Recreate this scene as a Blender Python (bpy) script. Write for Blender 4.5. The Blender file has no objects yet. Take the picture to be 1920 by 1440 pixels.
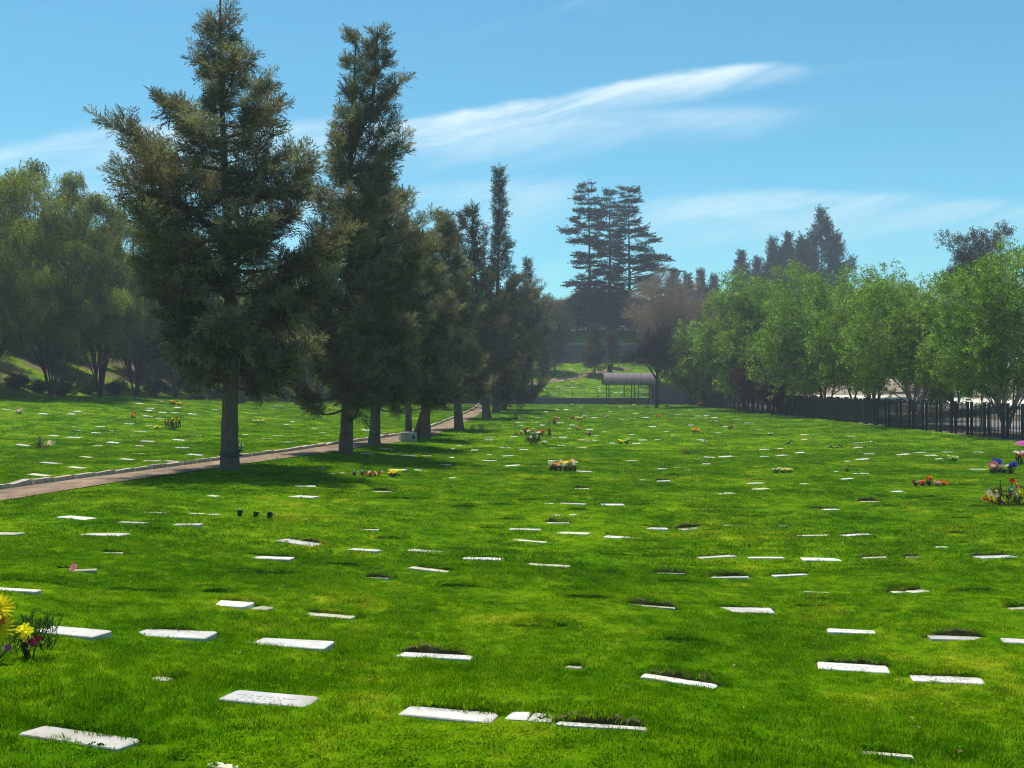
import bpy, math, random
import numpy as np
from mathutils import Matrix, Vector, Euler
R = math.radians
F = 1884.0                      # focal length in photograph pixels
scn = bpy.context.scene
COL = scn.collection

# ------------------------------------------------------------------ camera, world, sun, exposure
cd = bpy.data.cameras.new("camera"); cam = bpy.data.objects.new("camera", cd); COL.objects.link(cam)
cd.sensor_width = 36.0; cd.lens = 36.0 * F / 1920.0
cd.clip_start = 0.1; cd.clip_end = 3000
cam.location = (0, 0, 0); cam.rotation_euler = (R(90), 0, 0)
scn.camera = cam
SUN_EL, SUN_AZ = R(72), R(-28)    # azimuth from +Y towards +X
HAZE = 0.0006
EXPOSURE = 0.62

world = bpy.data.worlds.new("World"); scn.world = world; world.use_nodes = True
nt = world.node_tree; nt.nodes.clear()
class E:                          # tiny expression -> math nodes
    def __init__(s, nt, sock): s.nt, s.s = nt, sock
    def _op(s, op, *a):
        n = s.nt.nodes.new("ShaderNodeMath"); n.operation = op
        for i, v in enumerate((s,) + a):
            if isinstance(v, E): s.nt.links.new(v.s, n.inputs[i])
            else: n.inputs[i].default_value = v
        return E(s.nt, n.outputs[0])
    def __add__(s, o): return s._op('ADD', o)
    def __sub__(s, o): return s._op('SUBTRACT', o)
    def __mul__(s, o): return s._op('MULTIPLY', o)
    def __truediv__(s, o): return s._op('DIVIDE', o)
    def step(s, lo, hi):          # smoothstep lo..hi (either order)
        n = s.nt.nodes.new("ShaderNodeMapRange"); n.interpolation_type = 'SMOOTHSTEP'
        for i, v in enumerate((s, lo, hi)):
            if isinstance(v, E): s.nt.links.new(v.s, n.inputs[i])
            else: n.inputs[i].default_value = v
        return E(s.nt, n.outputs[0])
def pix_az(px): return math.atan((px - 960) / F)
def pix_el(px, py): return math.atan((720 - py) / F * math.cos(pix_az(px)))
tc = nt.nodes.new("ShaderNodeTexCoord")
sep = nt.nodes.new("ShaderNodeSeparateXYZ"); nt.links.new(tc.outputs['Generated'], sep.inputs[0])
X, Y, Z = (E(nt, sep.outputs[i]) for i in range(3))
az = X._op('ARCTAN2', Y); el = Z._op('ARCSINE')
def comb(x, y, z=0.0):
    n = nt.nodes.new("ShaderNodeCombineXYZ")
    for i, v in enumerate((x, y, z)):
        if isinstance(v, E): nt.links.new(v.s, n.inputs[i])
        else: n.inputs[i].default_value = v
    return n.outputs[0]
def wnoise(vec, scale, detail=6, rough=.55, dist=0.0):
    n = nt.nodes.new("ShaderNodeTexNoise"); nt.links.new(vec, n.inputs['Vector'])
    n.inputs['Scale'].default_value = scale; n.inputs['Detail'].default_value = detail
    n.inputs['Roughness'].default_value = rough; n.inputs['Distortion'].default_value = dist
    return E(nt, n.outputs['Fac'])
slant = el - az * 0.22            # cirrus fibres rise gently to the right
fib = wnoise(comb(az * 1.0, slant * 9.0), 5.0, 8, .62, .6)
warp = (wnoise(comb(az, el * 2.5), 6.0, 5, .55) - 0.5) * 0.03
elw = el + warp
def band(stops, soft_top=.014):
    r = nt.nodes.new("ShaderNodeValToRGB"); r.color_ramp.interpolation = 'B_SPLINE'
    fac = (az + 0.6) / 1.2
    nt.links.new(fac.s, r.inputs[0])
    while len(r.color_ramp.elements) < len(stops): r.color_ramp.elements.new(.5)
    for e, (px, yt, yb, op) in zip(r.color_ramp.elements, stops):
        e.position = (pix_az(px) + .6) / 1.2
    for e, (px, yt, yb, op) in zip(r.color_ramp.elements, stops):
        e.color = (pix_el(px, yt) * 2, pix_el(px, yb) * 2, op, 1)
    s3 = nt.nodes.new("ShaderNodeSeparateColor"); nt.links.new(r.outputs[0], s3.inputs[0])
    top = E(nt, s3.outputs[0]) * 0.5; bot = E(nt, s3.outputs[1]) * 0.5; op = E(nt, s3.outputs[2])
    up = elw.step(top + soft_top, top - soft_top * .4)
    dn = elw.step(bot - 0.012, top)
    return up * dn * op
B1 = band([(440, 255, 310, 0), (560, 245, 330, .45), (760, 222, 345, .75), (860, 212, 335, .85), (960, 203, 310, .8), (1060, 185, 262, .8), (1160, 156, 225, .9), (1260, 140, 192, .9), (1350, 131, 168, .95), (1420, 120, 146, .85), (1490, 122, 134, .45), (1530, 125, 130, 0)], .006)
B2 = band([(800, 245, 350, 0), (900, 238, 330, .5), (1050, 225, 300, .55), (1200, 212, 275, .55), (1350, 208, 252, .5), (1450, 208, 236, .35), (1540, 206, 216, 0)], .012)
B3 = band([(-120, 300, 370, .5), (0, 288, 360, .6), (120, 262, 350, .62), (280, 236, 340, .6), (420, 238, 335, .6), (540, 240, 330, .55), (700, 225, 330, .25), (820, 230, 330, 0)], .012)
B4 = band([(1140, 410, 480, 0), (1250, 375, 490, .5), (1400, 362, 480, .62), (1550, 364, 470, .55), (1700, 376, 450, .45), (1850, 390, 440, .35), (2050, 380, 420, .3)], .010)
B6 = band([(700, 370, 520, .25), (900, 352, 500, .4), (1000, 345, 470, .4), (1070, 338, 440, .25), (1110, 345, 420, 0)], .014)
low = el.step(.17, .02) * .22 * fib.step(.3, .62)
wide = fib.step(.52, .8) * .30 * (el.step(.30, .45) + (az._op('ABSOLUTE')).step(.55, .9))
cl = (B1._op('MAXIMUM', B2)._op('MAXIMUM', B3)._op('MAXIMUM', B4)._op('MAXIMUM', B6)) * (fib.step(.30, .66) * .72 + .28)
cl = (cl + low * (cl * -1.0 + 1.0) + wide)._op('MINIMUM', .92)
sky = nt.nodes.new("ShaderNodeTexSky"); sky.sky_type = 'NISHITA'; sky.sun_disc = False
sky.sun_elevation = SUN_EL; sky.sun_rotation = SUN_AZ
sky.altitude = 0; sky.air_density = 1.0; sky.dust_density = 0.3; sky.ozone_density = 1.5
tint = nt.nodes.new("ShaderNodeMix"); tint.data_type = 'RGBA'; tint.blend_type = 'MULTIPLY'
tint.inputs['Factor'].default_value = 1.0
nt.links.new(sky.outputs[0], tint.inputs['A']); tint.inputs['B'].default_value = (0.56, 1.19, 1.20, 1)
mixc = nt.nodes.new("ShaderNodeMix"); mixc.data_type = 'RGBA'
nt.links.new(cl.s, mixc.inputs['Factor']); nt.links.new(tint.outputs['Result'], mixc.inputs['A'])
mixc.inputs['B'].default_value = (7.6, 9.0, 9.6, 1)
bg = nt.nodes.new("ShaderNodeBackground"); bg.inputs['Strength'].default_value = 0.076
nt.links.new(mixc.outputs['Result'], bg.inputs['Color'])
wo = nt.nodes.new("ShaderNodeOutputWorld"); nt.links.new(bg.outputs[0], wo.inputs['Surface'])

sl = bpy.data.lights.new("sun", 'SUN'); sl.energy = 4.2; sl.angle = R(0.53); sl.color = (1.0, .95, .86)
sun = bpy.data.objects.new("sun", sl); COL.objects.link(sun)
sdir = Vector((math.cos(SUN_EL) * math.sin(SUN_AZ), math.cos(SUN_EL) * math.cos(SUN_AZ), math.sin(SUN_EL)))
sun.rotation_euler = sdir.to_track_quat('Z', 'Y').to_euler(); sun.location = (0, 0, 60)
scn.view_settings.view_transform = 'Standard'; scn.view_settings.look = 'None'
scn.view_settings.exposure = EXPOSURE; scn.view_settings.gamma = 1.0
scn.view_settings.use_curve_mapping = False
scn.render.engine = 'CYCLES'
c = scn.cycles
c.max_bounces = 6; c.diffuse_bounces = 3; c.glossy_bounces = 2; c.transmission_bounces = 4; c.volume_bounces = 0
c.transparent_max_bounces = 8; c.use_denoising = True; c.denoiser = 'OPENIMAGEDENOISE'; c.denoising_prefilter = 'NONE'; c.denoising_input_passes = 'RGB_ALBEDO_NORMAL'; c.filter_width = 1.1; c.sample_clamp_indirect = 6
c.caustics_reflective = False; c.caustics_refractive = False

# ------------------------------------------------------------------ helpers
def tag(o, label=None, cat=None, group=None, kind=None):
    if label: o["label"] = label
    if cat: o["category"] = cat
    if group: o["group"] = group
    if kind: o["kind"] = kind
    return o
def link(o, parent=None):
    COL.objects.link(o)
    if parent is not None: o.parent = parent
    return o
def empty(name, loc, rz=0.0):
    o = bpy.data.objects.new(name, None); o.location = loc; o.rotation_euler = (0, 0, rz); o.empty_display_size = .2
    return link(o)
class MB:
    """collects verts and faces of one mesh"""
    def __init__(s): s.v = []; s.f3 = []; s.f4 = []; s.m3 = []; s.m4 = []; s.n = 0
    def add(s, v, f, m=0):
        v = np.asarray(v, float).reshape(-1, 3); f = np.asarray(f, np.int64)
        if f.size == 0: return
        s.v.append(v)
        if f.shape[1] == 3: s.f3.append(f + s.n); s.m3.append(np.full(len(f), m))
        else: s.f4.append(f + s.n); s.m4.append(np.full(len(f), m))
        s.n += len(v)
    def mesh(s, name, mats, smooth=False):
        me = bpy.data.meshes.new(name)
        v = np.concatenate(s.v) if s.v else np.zeros((0, 3))
        f3 = np.concatenate(s.f3) if s.f3 else np.zeros((0, 3), np.int64)
        f4 = np.concatenate(s.f4) if s.f4 else np.zeros((0, 4), np.int64)
        me.vertices.add(len(v)); me.vertices.foreach_set("co", v.astype(np.float32).ravel())
        me.loops.add(f3.size + f4.size)
        me.loops.foreach_set("vertex_index", np.concatenate([f3.ravel(), f4.ravel()]).astype(np.int32))
        nf = len(f3) + len(f4); me.polygons.add(nf)
        st = np.concatenate([np.arange(len(f3)) * 3, f3.size + np.arange(len(f4)) * 4]).astype(np.int32)
        me.polygons.foreach_set("loop_start", st)
        mi = np.concatenate((s.m3 if s.m3 else [np.zeros(0)]) + (s.m4 if s.m4 else [np.zeros(0)])).astype(np.int32)
        me.polygons.foreach_set("material_index", mi)
        me.polygons.foreach_set("use_smooth", np.full(nf, smooth))
        for m in (mats if isinstance(mats, (list, tuple)) else [mats]): me.materials.append(m)
        me.update(calc_edges=True); me.validate()
        return me
    def build(s, name, mats, parent=None, smooth=False):
        return link(bpy.data.objects.new(name, s.mesh(name, mats, smooth)), parent)
BOXF = np.array([[0, 3, 2, 1], [4, 5, 6, 7], [0, 1, 5, 4], [1, 2, 6, 5], [2, 3, 7, 6], [3, 0, 4, 7]])
def box(mb, c, s, rz=0.0, m=0, taper=1.0):
    hx, hy, hz = s[0] / 2, s[1] / 2, s[2] / 2
    v = np.array([[-hx, -hy, -hz], [hx, -hy, -hz], [hx, hy, -hz], [-hx, hy, -hz], [-hx * taper, -hy * taper, hz], [hx * taper, -hy * taper, hz], [hx * taper, hy * taper, hz], [-hx * taper, hy * taper, hz]])
    cz, sz = math.cos(rz), math.sin(rz)
    v = np.c_[v[:, 0] * cz - v[:, 1] * sz, v[:, 0] * sz + v[:, 1] * cz, v[:, 2]] + np.array(c)
    mb.add(v, BOXF, m)
def tube(mb, pts, rad, n=6, m=0, cap=True, rough=0.0, rng=None):
    pts = np.asarray(pts, float); k = len(pts); rad = np.broadcast_to(np.asarray(rad, float), (k,))
    t = np.gradient(pts, axis=0); t /= np.linalg.norm(t, axis=1)[:, None] + 1e-9
    ref = np.array([0, 0, 1.0]) if abs(t[:, 2].mean()) < .8 else np.array([1.0, 0, 0])
    a = np.cross(t, ref); a /= np.linalg.norm(a, axis=1)[:, None] + 1e-9
    b = np.cross(t, a)
    th = np.arange(n) * 2 * np.pi / n
    rr = rad[:, None] * np.ones((1, n))
    if rough and rng is not None: rr = rr * (1 + rough * rng.standard_normal((k, n)))
    v = pts[:, None, :] + rr[:, :, None] * (np.cos(th)[None, :, None] * a[:, None, :] + np.sin(th)[None, :, None] * b[:, None, :])
    i = np.arange(k - 1)[:, None] * n; j = np.arange(n)[None, :]; j2 = (j + 1) % n
    f = np.stack([i + j, i + j2, i + n + j2, i + n + j], -1).reshape(-1, 4)
    mb.add(v.reshape(-1, 3), f, m)
    if cap and n >= 3:
        for ring, flip in ((0, True), (k - 1, False)):
            vv = np.vstack([v[ring], v[ring].mean(0)])
            ff = [[(q + 1) % n, q, n] if flip else [q, (q + 1) % n, n] for q in range(n)]
            mb.add(vv, ff, m)
def lathe(mb, prof, n=10, c=(0, 0, 0), m=0):
    prof = np.asarray(prof, float); k = len(prof); th = np.arange(n) * 2 * np.pi / n
    v = np.stack([prof[:, :1] * np.cos(th), prof[:, :1] * np.sin(th), prof[:, 1:2] * np.ones((1, n))], -1).reshape(-1, 3) + np.array(c)
    i = np.arange(k - 1)[:, None] * n; j = np.arange(n)[None, :]; j2 = (j + 1) % n
    mb.add(v, np.stack([i + j, i + j2, i + n + j2, i + n + j], -1).reshape(-1, 4), m)

# value noise in the plane (numpy)
def vnoise(x, y, seed=0):
    x = np.asarray(x, float); y = np.asarray(y, float)
    xi = np.floor(x).astype(np.int64); yi = np.floor(y).astype(np.int64); xf = x - xi; yf = y - yi
    def h(a, b):
        n = (a * 374761393 + b * 668265263 + seed * 1442695041) & 0xFFFFFFFF
        n = ((n ^ (n >> 13)) * 1274126177) & 0xFFFFFFFF
        return ((n ^ (n >> 16)) & 0xFFFF) / 65535.0
    u = xf * xf * (3 - 2 * xf); w = yf * yf * (3 - 2 * yf)
    return (h(xi, yi) * (1 - u) + h(xi + 1, yi) * u) * (1 - w) + (h(xi, yi + 1) * (1 - u) + h(xi + 1, yi + 1) * u) * w - .5
def ss(x, a, b):
    t = np.clip((np.asarray(x, float) - a) / (b - a), 0, 1); return t * t * (3 - 2 * t)

# ------------------------------------------------------------------ terrain
PATH = None
def zbase(x, y):
    x = np.asarray(x, float); y = np.asarray(y, float)
    near = np.where(y > 5, 1.1 * np.exp(-np.maximum(y - 5, 0) / 7.0), 1.1 + .07 * np.clip(5 - y, 0, 12))
    z = -3.0 + near
    z = z + .62 * ss(-x, 0, 8) * np.exp(-np.maximum(y, 0) / 60.0) * (1 - ss(y, 40, 80))
    z = z - .2 * ss(x, 0, 4) * np.exp(-np.maximum(y, 0) / 25.0)
    # left lawn climbs to the tree line, then the hill
    z = z + (1.9 - .9 * ss(y, 80, 150)) * ss(-x, 13, 40) * ss(y, 25, 70)
    u = np.maximum(-x - 40, 0); z = z + (.30 * u + .0085 * u * u) * ss(y, 15, 90) * np.where(u > 45, (45 / np.maximum(u, 1)) ** 1.6, 1)
    # beyond the fence on the right
    z = z + 1.6 * ss(x, 33, 50) + 2.0 * ss(x, 55, 120)
    # upper lawn beyond the low wall, retaining bank, plateau
    back = ss(x, -60, -25) * (1 - ss(x, 24, 60) * .75)
    z = z + back * (.75 * ss(y, 150.2, 151.5) + 6.2 * ss(y, 153, 192))
    z = z + back * (7.0 * ss(y, 196.0, 204)) + 3.0 * ss(y, 200, 330)
    return z
def path_d(x, y):
    x = np.asarray(x, float); y = np.asarray(y, float)
    best = np.full(np.broadcast(x, y).shape, 1e9)
    for a, b in zip(PATH[:-1], PATH[1:]):
        dx, dy = b[0] - a[0], b[1] - a[1]; L2 = dx * dx + dy * dy
        t = np.clip(((x - a[0]) * dx + (y - a[1]) * dy) / L2, 0, 1)
        best = np.minimum(best, np.hypot(x - a[0] - t * dx, y - a[1] - t * dy))
    return best
def zf(x, y):
    x = np.asarray(x, float); y = np.asarray(y, float)
    z = zbase(x, y)
    b = .11 * vnoise(x / 3.1, y / 3.4, 1) + .07 * vnoise(x / 1.15, y / 1.3, 2) + .016 * vnoise(x / .42, y / .5, 3)
    att = (1 - .45 * ss(y, 15, 60)) * ss(np.abs(x - 26.5), .2, 1.5)
    if PATH is not None: att = att * ss(path_d(x, y), 1.1, 2.2)
    return z + b * att
DS = np.geomspace(3.5, 330, 2200)
def at(px, py, fn=zf):
    u, v = (px - 960) / F, (720 - py) / F
    g = fn(u * DS, DS) - v * DS
    i = np.argmax(g > 0)
    if i == 0: i = len(DS) - 1
    t = g[i - 1] / (g[i - 1] - g[i]); d = DS[i - 1] + t * (DS[i] - DS[i - 1])
    return Vector((u * d, d, v * d))
_pp = [(-150, 953), (0, 929), (110, 913), (200, 899), (320, 884), (420, 869), (560, 851), (650, 837), (720, 828), (775, 818), (830, 802), (868, 785), (893, 773), (904, 766)]
PATH = [tuple(at(a, b, zbase)[:2]) for a, b in _pp]
PATH.append((PATH[-1][0] - .3, 149.0))
PATH.insert(0, (PATH[0][0] - .6, PATH[0][1] - 6)); PATH.insert(0, (PATH[0][0] - .8, PATH[0][1] - 12))
def ground(x, y, dz=0.0): return Vector((x, y, float(zf(x, y)) + dz))

# ------------------------------------------------------------------ materials
def mat(name):
    m = bpy.data.materials.new(name); m.use_nodes = True
    t = m.node_tree; t.nodes.clear()
    out = t.nodes.new("ShaderNodeOutputMaterial")
    return m, t, out
def N(t, kind, **kw):
    n = t.nodes.new(kind)
    for k, v in kw.items():
        if k in n.inputs: n.inputs[k].default_value = v
        else: setattr(n, k, v)
    return n
def ramp(t, fac, stops):
    r = t.nodes.new("ShaderNodeValToRGB"); e = r.color_ramp.elements
    while len(e) < len(stops): e.new(.5)
    for q, (p, cc) in zip(e, stops): q.position = p
    for q, (p, cc) in zip(e, stops): q.color = tuple(cc) + (1,)
    t.links.new(fac, r.inputs[0]); return r.outputs[0]
def noise(t, scale, detail=4, rough=.55, vec=None, sc=(1, 1, 1), dist=0):
    n = N(t, "ShaderNodeTexNoise", Scale=scale, Detail=detail, Roughness=rough, Distortion=dist)
    if vec is not None:
        mp = N(t, "ShaderNodeMapping"); mp.inputs['Scale'].default_value = sc
        t.links.new(vec, mp.inputs[0]); t.links.new(mp.outputs[0], n.inputs['Vector'])
    return n.outputs['Fac']
def mixc_(t, fac, a, b, blend='MIX'):
    m = t.nodes.new("ShaderNodeMix"); m.data_type = 'RGBA'; m.blend_type = blend
    for s, v in (('Factor', fac), ('A', a), ('B', b)):
        if hasattr(v, 'is_output'): t.links.new(v, m.inputs[s])
        elif s == 'Factor': m.inputs[s].default_value = v
        else: m.inputs[s].default_value = tuple(v) + (1,)
    return m.outputs['Result']
def geo_pos(t): return t.nodes.new("ShaderNodeNewGeometry").outputs['Position']
def objc(t): return t.nodes.new("ShaderNodeTexCoord").outputs['Object']
def rnd(t): return t.nodes.new("ShaderNodeObjectInfo").outputs['Random']
def bump(t, h, strength, dist=.02):
    b = N(t, "ShaderNodeBump", Strength=strength, Distance=dist); t.links.new(h, b.inputs['Height']); return b.outputs[0]
def pbsdf(t, out, col, rough=.8, spec=.3, normal=None, metal=0.0):
    p = N(t, "ShaderNodeBsdfPrincipled", Roughness=rough, Metallic=metal); p.inputs['Specular IOR Level'].default_value = spec
    if hasattr(col, 'is_output'): t.links.new(col, p.inputs['Base Color'])
    else: p.inputs['Base Color'].default_value = tuple(col) + (1,)
    if normal is not None: t.links.new(normal, p.inputs['Normal'])
    if out is not None: t.links.new(p.outputs[0], out.inputs['Surface'])
    return p
def plain(name, col, rough=.7, spec=.3, var=.25, scale=6, bumps=0.0, metal=0.0):
    m, t, out = mat(name); v = objc(t)
    n = noise(t, scale, 5, .6, v)
    lo = tuple(x * (1 - var) for x in col); hi = tuple(min(1, x * (1 + var)) for x in col)
    pbsdf(t, out, ramp(t, n, [(.3, lo), (.7, hi)]), rough, spec, bump(t, n, bumps) if bumps else None, metal); return m
def shaded(t, col):
    a = t.nodes.new("ShaderNodeAttribute"); a.attribute_name = "shade"
    v = E(t, a.outputs['Fac']) + 1.0
    h = N(t, "ShaderNodeHueSaturation"); t.links.new(col, h.inputs['Color']); t.links.new(v.s, h.inputs['Value'])
    return h.outputs[0]
def leafmat(name, stops, trans=.3, patch=None, patch_amt=.0, patch_scale=.5, rough=.75, spec=.06, tint_t=(1.2, 1.25, .6)):
    """leaves: random shade per spray, patches of another colour through the crown, light passing through"""
    m, t, out = mat(name)
    r = rnd(t); c0 = ramp(t, r, stops)
    if patch:
        n = noise(t, patch_scale, 4, .6, geo_pos(t))
        f = ramp(t, n, [(.46, (0, 0, 0)), (.62, (patch_amt,) * 3)])
        c0 = mixc_(t, f, c0, patch)
    c0 = shaded(t, c0)
    p = pbsdf(t, None, c0, rough, spec)
    tr = N(t, "ShaderNodeBsdfTranslucent"); t.links.new(mixc_(t, 1.0, c0, tint_t, 'MULTIPLY'), tr.inputs[0])
    mx = N(t, "ShaderNodeMixShader"); mx.inputs[0].default_value = trans
    t.links.new(p.outputs[0], mx.inputs[1]); t.links.new(tr.outputs[0], mx.inputs[2]); t.links.new(mx.outputs[0], out.inputs['Surface'])
    return m
def barkmat(name, lo, hi, sc=(9, 9, 1.6)):
    m, t, out = mat(name); v = objc(t)
    n = noise(t, 2.2, 8, .65, v, sc, .4); n2 = noise(t, 1.3, 3, .5, v)
    cc = mixc_(t, n2, ramp(t, n, [(.32, lo), (.66, hi)]), tuple(x * .75 for x in hi))
    pbsdf(t, out, cc, .95, .1, bump(t, n, 1.0, .04)); return m

def grass_colour(t, bright=1.0):
    pos = geo_pos(t)
    a = noise(t, .33, 4, .6, pos); b = noise(t, 1.5, 4, .62, pos, (1, 1, 1)); d = noise(t, 7.0, 3, .6, pos)
    s = N(t, "ShaderNodeMath", operation='MULTIPLY_ADD'); t.links.new(a, s.inputs[0]); s.inputs[1].default_value = .45
    s2 = N(t, "ShaderNodeMath", operation='MULTIPLY_ADD'); t.links.new(b, s2.inputs[0]); s2.inputs[1].default_value = .45
    s3 = N(t, "ShaderNodeMath", operation='MULTIPLY'); t.links.new(d, s3.inputs[0]); s3.inputs[1].default_value = .22
    t.links.new(s3.outputs[0], s2.inputs[2]); t.links.new(s2.outputs[0], s.inputs[2])
    k = bright
    return ramp(t, s.outputs[0], [(.35, (.032 * k, .100 * k, .001 * k)), (.49, (.078 * k, .200 * k, .001 * k)), (.60, (.145 * k, .275 * k, .002 * k)), (.72, (.31 * k, .35 * k, .014 * k))])
m_ground, t, out = mat("lawn_turf")
pos = geo_pos(t)
gc = grass_colour(t, .88)
ng = noise(t, 26, 6, .7, pos)
gc = mixc_(t, ng, mixc_(t, .55, gc, (.02, .035, .004)), gc)
# bare dirt under the trees on the left bank and beyond the fence on the right (soil has its own colour)
sp = t.nodes.new("ShaderNodeSeparateXYZ"); t.links.new(pos, sp.inputs[0])
xx = E(t, sp.outputs[0]); yy = E(t, sp.outputs[1])
nb = E(t, noise(t, .16, 5, .6, pos))
dirtL = (xx + nb * 16.0).step(-33, -37) * nb.step(.38, .58) * .85
dirtR = (xx + (nb - .5) * 5.0).step(26.3, 27.6)
soil = ramp(t, noise(t, .6, 7, .65, pos), [(.35, (.16, .12, .085)), (.6, (.30, .25, .19)), (.75, (.10, .13, .05))])
gc = mixc_(t, dirtL.s, gc, (.13, .10, .065)); gc = mixc_(t, dirtR.s, gc, soil)
pbsdf(t, out, gc, 1.0, .0, bump(t, ng, .8, .03))
m_blade, t, out = mat("grass_blade")
gc = grass_colour(t, 1.0)
hv = N(t, "ShaderNodeHueSaturation"); t.links.new(gc, hv.inputs['Color'])
rv = E(t, rnd(t)) * .7 + .68; t.links.new(rv.s, hv.inputs['Value'])
hs = shaded(t, hv.outputs[0]); p = pbsdf(t, None, hs, 1.0, .0)
tr = N(t, "ShaderNodeBsdfTranslucent"); t.links.new(mixc_(t, 1.0, hs, (1.2, 1.2, .4), 'MULTIPLY'), tr.inputs[0])
mx = N(t, "ShaderNodeMixShader"); mx.inputs[0].default_value = .42
t.links.new(p.outputs[0], mx.inputs[1]); t.links.new(tr.outputs[0], mx.inputs[2]); t.links.new(mx.outputs[0], out.inputs['Surface'])

def stonemat(name, lo, hi, stain):
    m, t, out = mat(name); v = geo_pos(t)
    n = noise(t, 5, 6, .65, v); f = noise(t, 60, 3, .6, v); s = noise(t, 2.1, 5, .7, v)
    cc = ramp(t, n, [(.3, lo), (.62, hi)])
    cc = mixc_(t, ramp(t, s, [(.46, (0, 0, 0)), (.66, (.85,) * 3)]), cc, stain)
    cc = mixc_(t, ramp(t, f, [(.60, (0, 0, 0)), (.74, (.55,) * 3)]), cc, (.30, .27, .22))
    rr = E(t, rnd(t)) * .45 + .66
    hv = N(t, "ShaderNodeHueSaturation"); t.links.new(cc, hv.inputs['Color']); t.links.new(rr.s, hv.inputs['Value'])
    pbsdf(t, out, hv.outputs[0], .62, .35, bump(t, f, .25, .006)); return m
M_white = stonemat("white_marble", (.50, .47, .44), (.66, .63, .60), (.42, .37, .27))
M_cream = stonemat("cream_stone", (.42, .39, .26), (.55, .52, .36), (.32, .30, .17))
M_engrave = plain("engraved_grey", (.33, .32, .31), .9, .1)
M_soil = plain("dark_soil", (.085, .072, .030), 1, .05, .5, 14, .5)
M_bark_a = barkmat("cypress_bark", (.042, .032, .025), (.21, .155, .115))
M_bark_g = barkmat("grey_bark", (.10, .09, .08), (.30, .27, .24))
M_bark_d = barkmat("dark_bark", (.022, .018, .016), (.075, .062, .055))
M_bark_p = barkmat("pale_bark", (.16, .13, .11), (.42, .36, .32))
M_twig = barkmat("bare_twig", (.20, .135, .09), (.44, .32, .23))
M_cyp = leafmat("cypress_foliage", [(0, (.040, .048, .024)), (.35, (.110, .122, .062)), (.7, (.215, .215, .115)), (1, (.36, .33, .19))], .38, (.19, .135, .085), .55, .6, tint_t=(1.1, 1.15, .85))
M_cyp2 = leafmat("dark_conifer_foliage", [(0, (.028, .032, .016)), (.5, (.070, .068, .030)), (1, (.15, .14, .075))], .26, (.085, .062, .040), .5, .35)
M_ced = leafmat("cedar_foliage", [(0, (.020, .024, .018)), (.6, (.040, .046, .032)), (1, (.080, .085, .055))], .12, (.03, .03, .02), .5, .2)
M_pep = leafmat("pepper_foliage", [(0, (.09, .115, .012)), (.5, (.20, .235, .030)), (1, (.38, .40, .10))], .45, (.04, .055, .018), .7, .22)
M_leaf = leafmat("fresh_leaves", [(0, (.050, .110, .010)), (.5, (.145, .265, .024)), (1, (.33, .47, .085))], .46, (.18, .25, .025), .6, .30, .5, .22)
M_euc = leafmat("eucalyptus_leaves", [(0, (.025, .030, .014)), (.6, (.06, .06, .026)), (1, (.11, .09, .04))], .25, (.09, .06, .03), .6, .4)
M_red = leafmat("plum_leaves", [(0, (.020, .010, .010)), (.6, (.05, .022, .020)), (1, (.09, .035, .03))], .2, (.10, .02, .015), .6, .5)
M_bush = leafmat("bush_leaves", [(0, (.018, .035, .012)), (.6, (.035, .065, .02)), (1, (.07, .11, .035))], .25)
M_fern = leafmat("fern_green", [(0, (.018, .045, .010)), (1, (.055, .11, .025))], .25)
M_black = plain("black_paint", (.012, .013, .016), .45, .4, .3)
M_steel = plain("dark_green_steel", (.03, .05, .045), .5, .4)
M_conc = plain("concrete", (.33, .32, .30), .9, .15, .2, 3, .3)
M_kerb = plain("kerb_concrete", (.36, .29, .24), .95, .1, .35, 5, .5)
M_bluewall = plain("slate_blue_wall", (.085, .10, .13), .85, .2, .2, .6)
M_dark = plain("dark_recess", (.02, .02, .02), 1, .05)
M_roof = plain("weathered_roof_sheet", (.13, .11, .105), .7, .3, .3, 2.5)
M_rope = plain("green_rope", (.01, .10, .05), .6, .3)
M_cup = plain("green_plastic", (.008, .05, .02), .4, .45)
m_path, t, out = mat("path_gravel"); v = geo_pos(t)
n1 = noise(t, 1.5, 8, .75, v, (1, .55, 1)); n2 = noise(t, 30, 5, .8, v)
cc = mixc_(t, n2, ramp(t, n1, [(.34, (.09, .062, .045)), (.5, (.22, .155, .115)), (.64, (.42, .31, .215))]), (.20, .135, .085))
pbsdf(t, out, cc, .95, .1, bump(t, n2, .8, .02)); M_path = m_path
M_road = plain("pale_road", (.50, .48, .46), .95, .1, .15, .8)
M_pave = plain("pale_paving", (.52, .49, .42), .95, .1, .2, .7)

# ------------------------------------------------------------------ ground sheet
rows = np.concatenate([np.linspace(-60, 3, 24)[:-1], np.geomspace(3, 160, 560), np.geomspace(160, 420, 90)[1:]])
cf = np.linspace(-.66, .66, 380); w = 8 + np.maximum(rows, 0)
xs = cf[None, :] * w[:, None]
tl = np.linspace(0, 1, 26)[1:] ** 1.6
xl = xs[:, :1] + (-420 - xs[:, :1]) * tl[None, :]; xr = xs[:, -1:] + (420 - xs[:, -1:]) * tl[None, :]
xs = np.concatenate([xl[:, ::-1], xs, xr], 1); ys = np.broadcast_to(rows[:, None], xs.shape)
nr, nc = xs.shape
gz = zf(xs, ys)
mb = MB(); i = np.arange(nr - 1)[:, None] * nc; j = np.arange(nc - 1)[None, :]
mb.add(np.stack([xs, ys, gz], -1).reshape(-1, 3), np.stack([i + j, i + j + 1, i + nc + j + 1, i + nc + j], -1).reshape(-1, 4))
tag(mb.build("ground", m_ground, None, True), "bumpy green lawn filling the shallow valley", None, None, "structure")

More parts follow.
